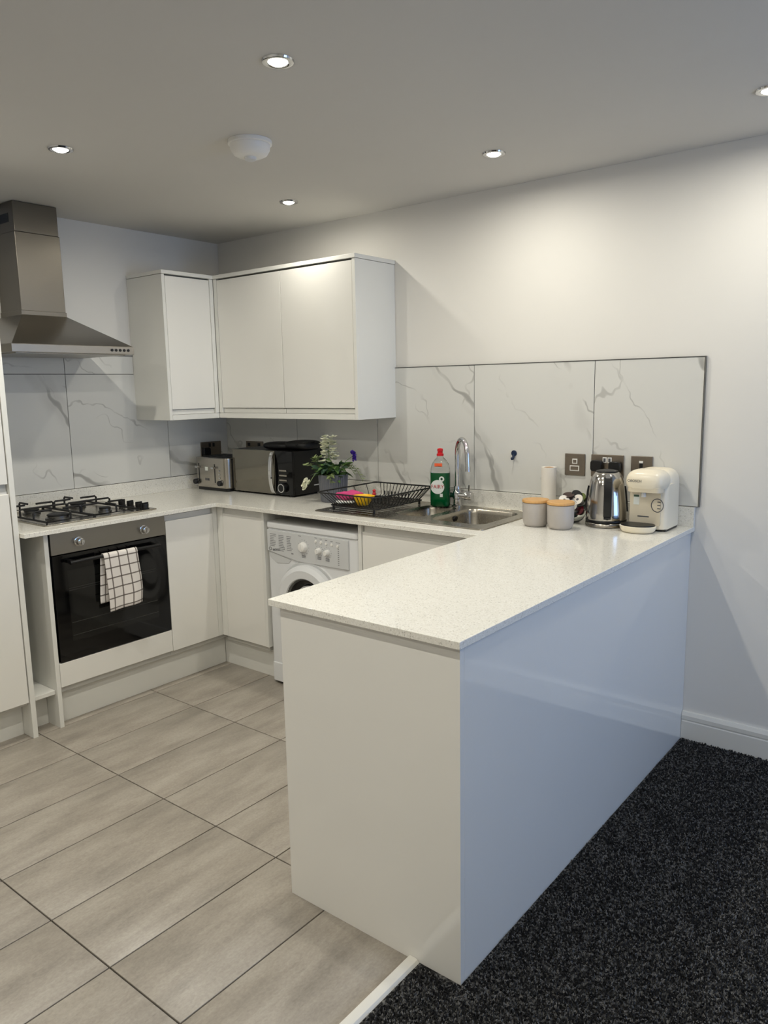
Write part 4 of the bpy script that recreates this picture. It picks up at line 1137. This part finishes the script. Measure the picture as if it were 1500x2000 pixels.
b = MB(); b.tube([kp(.078, .046), kp(.098, .046)], .0085, 12); b.tube([kp(.097, .046, -.014), kp(.097, .046, .014)], .006, 10); b.build('power_switch', M['black'], kt, smooth=True)
# spout and side water gauges
sp_ = -hd_
b = MB(); v = [(kx+sp_.x*.055+sd_.x*s, ky+sp_.y*.055+sd_.y*s, W+z) for s, z in ((-.02, .216), (.02, .216), (.012, .165), (-.012, .165))]+[(kx+sp_.x*.092+sd_.x*s, ky+sp_.y*.092+sd_.y*s, W+z) for s, z in ((-.008, .214), (.008, .214), (.003, .205), (-.003, .205))]
b.add(v, [(0, 1, 5, 4), (1, 2, 6, 5), (2, 3, 7, 6), (3, 0, 4, 7), (4, 5, 6, 7), (3, 2, 1, 0)]); b.build('spout', M['kettle'], kt, bevel=.003)
for s in (-1, 1):
    b = MB(); q = []
    for (r_, z) in ((.0825, .06), (.079, .10), (.075, .14), (.071, .165)): q.append((kx+sd_.x*s*r_, ky+sd_.y*s*r_, W+z))
    b.tube(q, .005, 8); b.build('water_gauge', M['blackgloss'], kt, smooth=True)

# ================================================================== COFFEE MACHINE
cm = thing('coffee_machine', (2.735, -.14, W), 'cream capsule coffee machine at the worktop end by the wall', 'coffee machine')
CX0, CX1 = 2.670, 2.824; CYF, CYB = -.195, -.026
# rear body
MB().rbox(CX0, CX1, CYF, CYB, W+.008, 1.105, .030, 6).build('body', M['cream'], cm, bevel=.004, segs=3)
MB().box(CX0+.01, CX1-.004, CYF+.01, CYB-.02, W+.0003, W+.009).build('base', M['black'], cm, bevel=.002)
# front plate inset
MB().prism(rrect(CX0+.008, CX1-.022, W+.02, 1.10, .012, 4), CYF-.003, CYF+.004, 'y').build('front_panel', M['creamdark'], cm, bevel=.002)
# head: rounded dome overhanging forward
b = MB(); nu, nv = 40, 16
def sup(t, e): return math.copysign(abs(t)**e, t)
hcx, hcy, hcz = (CX0+CX1)/2, -.190, 1.116
hrx, hry, hrz = (CX1-CX0)/2+.001, .066, .048
v = []; f = []
for j in range(nv+1):
    th = -math.pi/2*.32+(math.pi/2*1.32)*j/nv
    for i in range(nu):
        a = 2*math.pi*i/nu
        v.append((hcx+hrx*sup(math.cos(th), .55)*sup(math.cos(a), .55), hcy+hry*sup(math.cos(th), .6)*sup(math.sin(a), .6), hcz+hrz*sup(math.sin(th), .9)))
for j in range(nv):
    for i in range(nu):
        k = (i+1) % nu; f.append((j*nu+i, j*nu+k, (j+1)*nu+k, (j+1)*nu+i))
f.append(tuple(range(nu-1, -1, -1)))
b.add(v, f); hdm = b.build('brew_head', M['cream'], cm, smooth=True, sharp=60)
MB().rbox(CX0+.012, CX1-.008, -.249, -.188, 1.076, 1.0965, .022).build('head_ring', M['creamdark'], cm, bevel=.002)
# water tank / rear dome
b = MB(); v = []; f = []
for j in range(nv+1):
    th = (math.pi/2)*j/nv
    for i in range(nu):
        a = 2*math.pi*i/nu
        v.append(((CX0+CX1)/2+hrx*sup(math.cos(th), .5)*sup(math.cos(a), .5), -.085+.060*sup(math.cos(th), .5)*sup(math.sin(a), .5), 1.098+.062*sup(math.sin(th), .8)))
for j in range(nv):
    for i in range(nu):
        k = (i+1) % nu; f.append((j*nu+i, j*nu+k, (j+1)*nu+k, (j+1)*nu+i))
f.append(tuple(range(nu-1, -1, -1)))
b.add(v, f); b.build('tank_lid', M['cream'], cm, smooth=True, sharp=60)
MB().lathe([(.010, 0), (.008, .022)], 16, (2.742, -.222, 1.056)).build('outlet', M['applgrey'], cm, smooth=True)
# drip tray
b = MB(); tcx, tcy = 2.728, -.236
b.lathe([(.050, .0005), (.060, .002), (.0685, .012), (.0715, .026), (.068, .0275)], 44, (tcx, tcy, W), sx=1, sy=.80)
dt = b.build('drip_tray', M['cream'], cm, smooth=True, sharp=60)
MB().lathe([(.0675, .0276), (.066, .0315), (.0, .0325)], 44, (tcx, tcy, W), cap=False, sy=.80).build('drip_grate', M['black'], dt, smooth=True)
MB().box(2.712, 2.757, CYF-.0046, CYF-.002, .972, .9765).build('slot', M['print'], cm, bevel=.0005)
ring = MB().tube([(2.789+.0235*math.cos(t/28*6.283), CYF-.0036, 1.022+.026*math.sin(t/28*6.283)) for t in range(28)], .0016, 6, closed=True).build('dial_ring', M['print'], cm)
for q in range(3): MB().box(2.789, 2.801, CYF-.0040, CYF-.0028, 1.034-.013*q, 1.0375-.013*q).build('indicator', M['print'], cm)
st = MB().box(2.694, 2.717, CYF-.0040, CYF-.0028, 1.020, 1.060).build('sticker', M['label_white'], cm)
MB().box(2.695, 2.716, CYF-.0044, CYF-.0038, 1.051, 1.059).build('sticker_band', M['leaf3'], st)
text('BOSCH', .0135, (2.722, -.2568, 1.121), (R(84), 0, 0), M['print'], hdm)
MB().tube([(2.694+.0045*math.cos(t/14*6.283), -.2562, 1.1215+.0045*math.sin(t/14*6.283)) for t in range(14)], .0008, 6, closed=True).build('emblem', M['print'], hdm)

# ================================================================== SOCKETS, HOOK
def plate_y(name, x0, x1, z0, z1, label, cat):
    t = thing(name, ((x0+x1)/2, -.010, (z0+z1)/2), label, cat)
    MB().box(x0, x1, -.0165, -.0103, z0, z1).build('face_plate', M['socket'], t, bevel=.002)
    return t
def ins_y(t, x0, x1, z0, z1, m, d=.0018, name='rocker'):
    return MB().box(x0, x1, -.0165-d, -.0162, z0, z1).build(name, m, t, bevel=.0006)
t = plate_y('fused_switch', 2.309, 2.404, 1.098, 1.194, 'single brushed steel switched spur plate right of the blue hook', 'switch')
ins_y(t, 2.345, 2.369, 1.150, 1.172, M['white']); ins_y(t, 2.349, 2.365, 1.154, 1.168, M['socket'], .003, 'rocker_face')
ins_y(t, 2.334, 2.378, 1.118, 1.142, M['white'], name='fuse_holder'); ins_y(t, 2.338, 2.374, 1.122, 1.138, M['socket'], .003, 'fuse_cover')
t = plate_y('double_socket', 2.432, 2.578, 1.098, 1.195, 'double brushed steel socket with two black plugs behind the kettle', 'socket')
for x in (2.494, 2.516): ins_y(t, x-.009, x+.009, 1.160, 1.184, M['white']); ins_y(t, x-.005, x+.005, 1.164, 1.180, M['print'], .003, 'rocker_face')
def plug(x, z, label, axis='y'):
    t = thing('power_plug', (x, -.018, z), label, 'plug')
    MB().rbox(x-.025, x+.025, -.046, -.0182, z-.022, z+.026, .012, 4, 'y').build('plug_body', M['black'], t, bevel=.004)
    MB().tube([(x, -.034, z-.020), (x, -.036, z-.05), (x+.004, -.040, z-.10), (x+.012, -.05, z-.16), (x+.02, -.075, z-.222)], .0035, 8).build('cable', M['black'], t, smooth=True)
plug(2.465, 1.146, 'black plug in the left half of the socket behind the kettle'); plug(2.546, 1.143, 'black plug in the right half of the socket behind the kettle')
t = plate_y('light_switch', 2.609, 2.701, 1.098, 1.195, 'single brushed steel switch plate behind the coffee machine', 'switch')
ins_y(t, 2.646, 2.660, 1.142, 1.174, M['black']); ins_y(t, 2.645, 2.661, 1.166, 1.175, M['white'], .003, 'rocker_tip')
t = plate_y('double_socket', .192, .345, 1.095, 1.188, 'double brushed steel socket on the wall behind the microwave', 'socket')
for x in (.22, .31): ins_y(t, x-.011, x+.011, 1.158, 1.178, M['black'])
t = thing('double_socket', (.010, -.144, 1.14), 'double brushed steel socket above the toaster', 'socket')
MB().box(.0103, .0165, -.222, -.066, 1.098, 1.187).build('face_plate', M['socket'], t, bevel=.002)
for y in (-.155, -.125): MB().box(.0162, .0185, y-.008, y+.008, 1.155, 1.178).build('rocker', M['black'], t, bevel=.0006)
t = thing('power_plug', (.018, -.196, 1.13), 'black plug in the socket above the toaster', 'plug')
MB().rbox(.0182, .048, -.221, -.171, 1.105, 1.155, .012, 4, 'x').build('plug_body', M['black'], t, bevel=.004)
MB().tube([(.034, -.196, 1.107), (.034, -.197, 1.07), (.036, -.198, 1.0), (.05, -.196, .935)], .0035, 8).build('cable', M['black'], t, smooth=True)
hk = thing('wall_hook', (2.051, -.010, 1.18), 'small navy blue round hook stuck on the marble tile', 'hook')
MB().lathe([(.014, -.0002), (.014, -.004), (.012, -.006)], 28, (2.051, -.0101, 1.184), 'y').build('hook_disc', M['navy'], hk, smooth=True)
MB().tube([(2.051, -.015, 1.178), (2.051, -.019, 1.166), (2.051, -.024, 1.158), (2.051, -.030, 1.158), (2.051, -.033, 1.165)], .0055, 10).build('hook_arm', M['navy'], hk, smooth=True)

# ================================================================== CEILING LIGHTS AND ALARM
def downlight():
    t = thing('downlight', (0, 0, H), 'x', 'light', 'recessed ceiling downlights', local=True)
    MB().lathe([(.0265, -.0005), (.0275, -.004), (.034, -.0065), (.0425, -.005), (.0445, -.0004)], 40, (0, 0, 0), cap=False).build('bezel', M['chrome'], t, smooth=True)
    MB().lathe([(.0265, -.0008), (.025, -.0055), (.017, -.010), (.0, -.0120)], 32, (0, 0, 0), cap=False).build('lens', M['lens'], t, smooth=True)
    ld = bpy.data.lights.new('downlight_beam', 'AREA'); ld.shape = 'DISK'; ld.size = .05; ld.spread = R(176); ld.energy = SPOT_W; ld.color = SPOT_COL
    lo_ = bpy.data.objects.new('downlight_beam', ld); COL.objects.link(lo_); lo_.location = (0, 0, -.016); lo_.parent = t
    return t
LAMP_DIM = [1.2, 1.4, .75, .44, .82, 1.05, 1.05, .88, .88, .88, .88, .88]        # output per lamp; the last five are added fill lamps
d0 = downlight()
spots = [((2.198, -1.598), 'downlight in the middle of the ceiling, nearest and largest in view'), ((1.056, -1.588), 'downlight at the left above the oven run'),
         ((2.206, -.470), 'downlight in front of the back wall above the sink'), ((1.082, -.460), 'downlight nearest the wall cabinets in the corner'),
         ((3.175, -.466), 'downlight cut off at the right edge of the ceiling'),
         ((1.06, -2.73), 'downlight over the kitchen floor out of view'), ((2.2, -2.73), 'downlight beside the camera position'),
         ((3.3, -2.73), 'added fill downlight over the carpet next to the camera'), ((4.4, -2.73), 'added fill downlight over the carpet towards the window'),  # from here on: unseen lamps added to fill the living-room side
         ((2.2, -3.85), 'added fill downlight behind the camera over the tiles'), ((3.3, -3.85), 'added fill downlight behind the camera over the carpet'), ((4.4, -3.85), 'added fill downlight in the far living room corner')]
for i, (p, l) in enumerate(spots):
    o = d0 if i == 0 else copy_tree(d0)
    o.location = (p[0], p[1], H); o['label'] = l
    for ch in o.children:
        if ch.type == 'LIGHT': ch.data = ch.data.copy(); ch.data.energy = SPOT_W*LAMP_DIM[i]
al = thing('heat_alarm', (1.628, -1.190, H), 'round white heat alarm on the ceiling', 'alarm')
MB().lathe([(.078, -.0005), (.078, -.012), (.072, -.015)], 48, (1.628, -1.19, H)).build('base', M['white'], al, smooth=True, sharp=50)
MB().lathe([(.072, -.0155), (.070, -.030), (.060, -.046), (.044, -.054), (.0, -.056)], 48, (1.628, -1.19, H), cap=False).build('cover', M['white'], al, smooth=True, sharp=50)
MB().lathe([(.022, -.0545), (.020, -.064), (.014, -.067), (.0, -.067)], 24, (1.628, -1.19, H), cap=False).build('sensor', M['applgrey'], al, smooth=True)
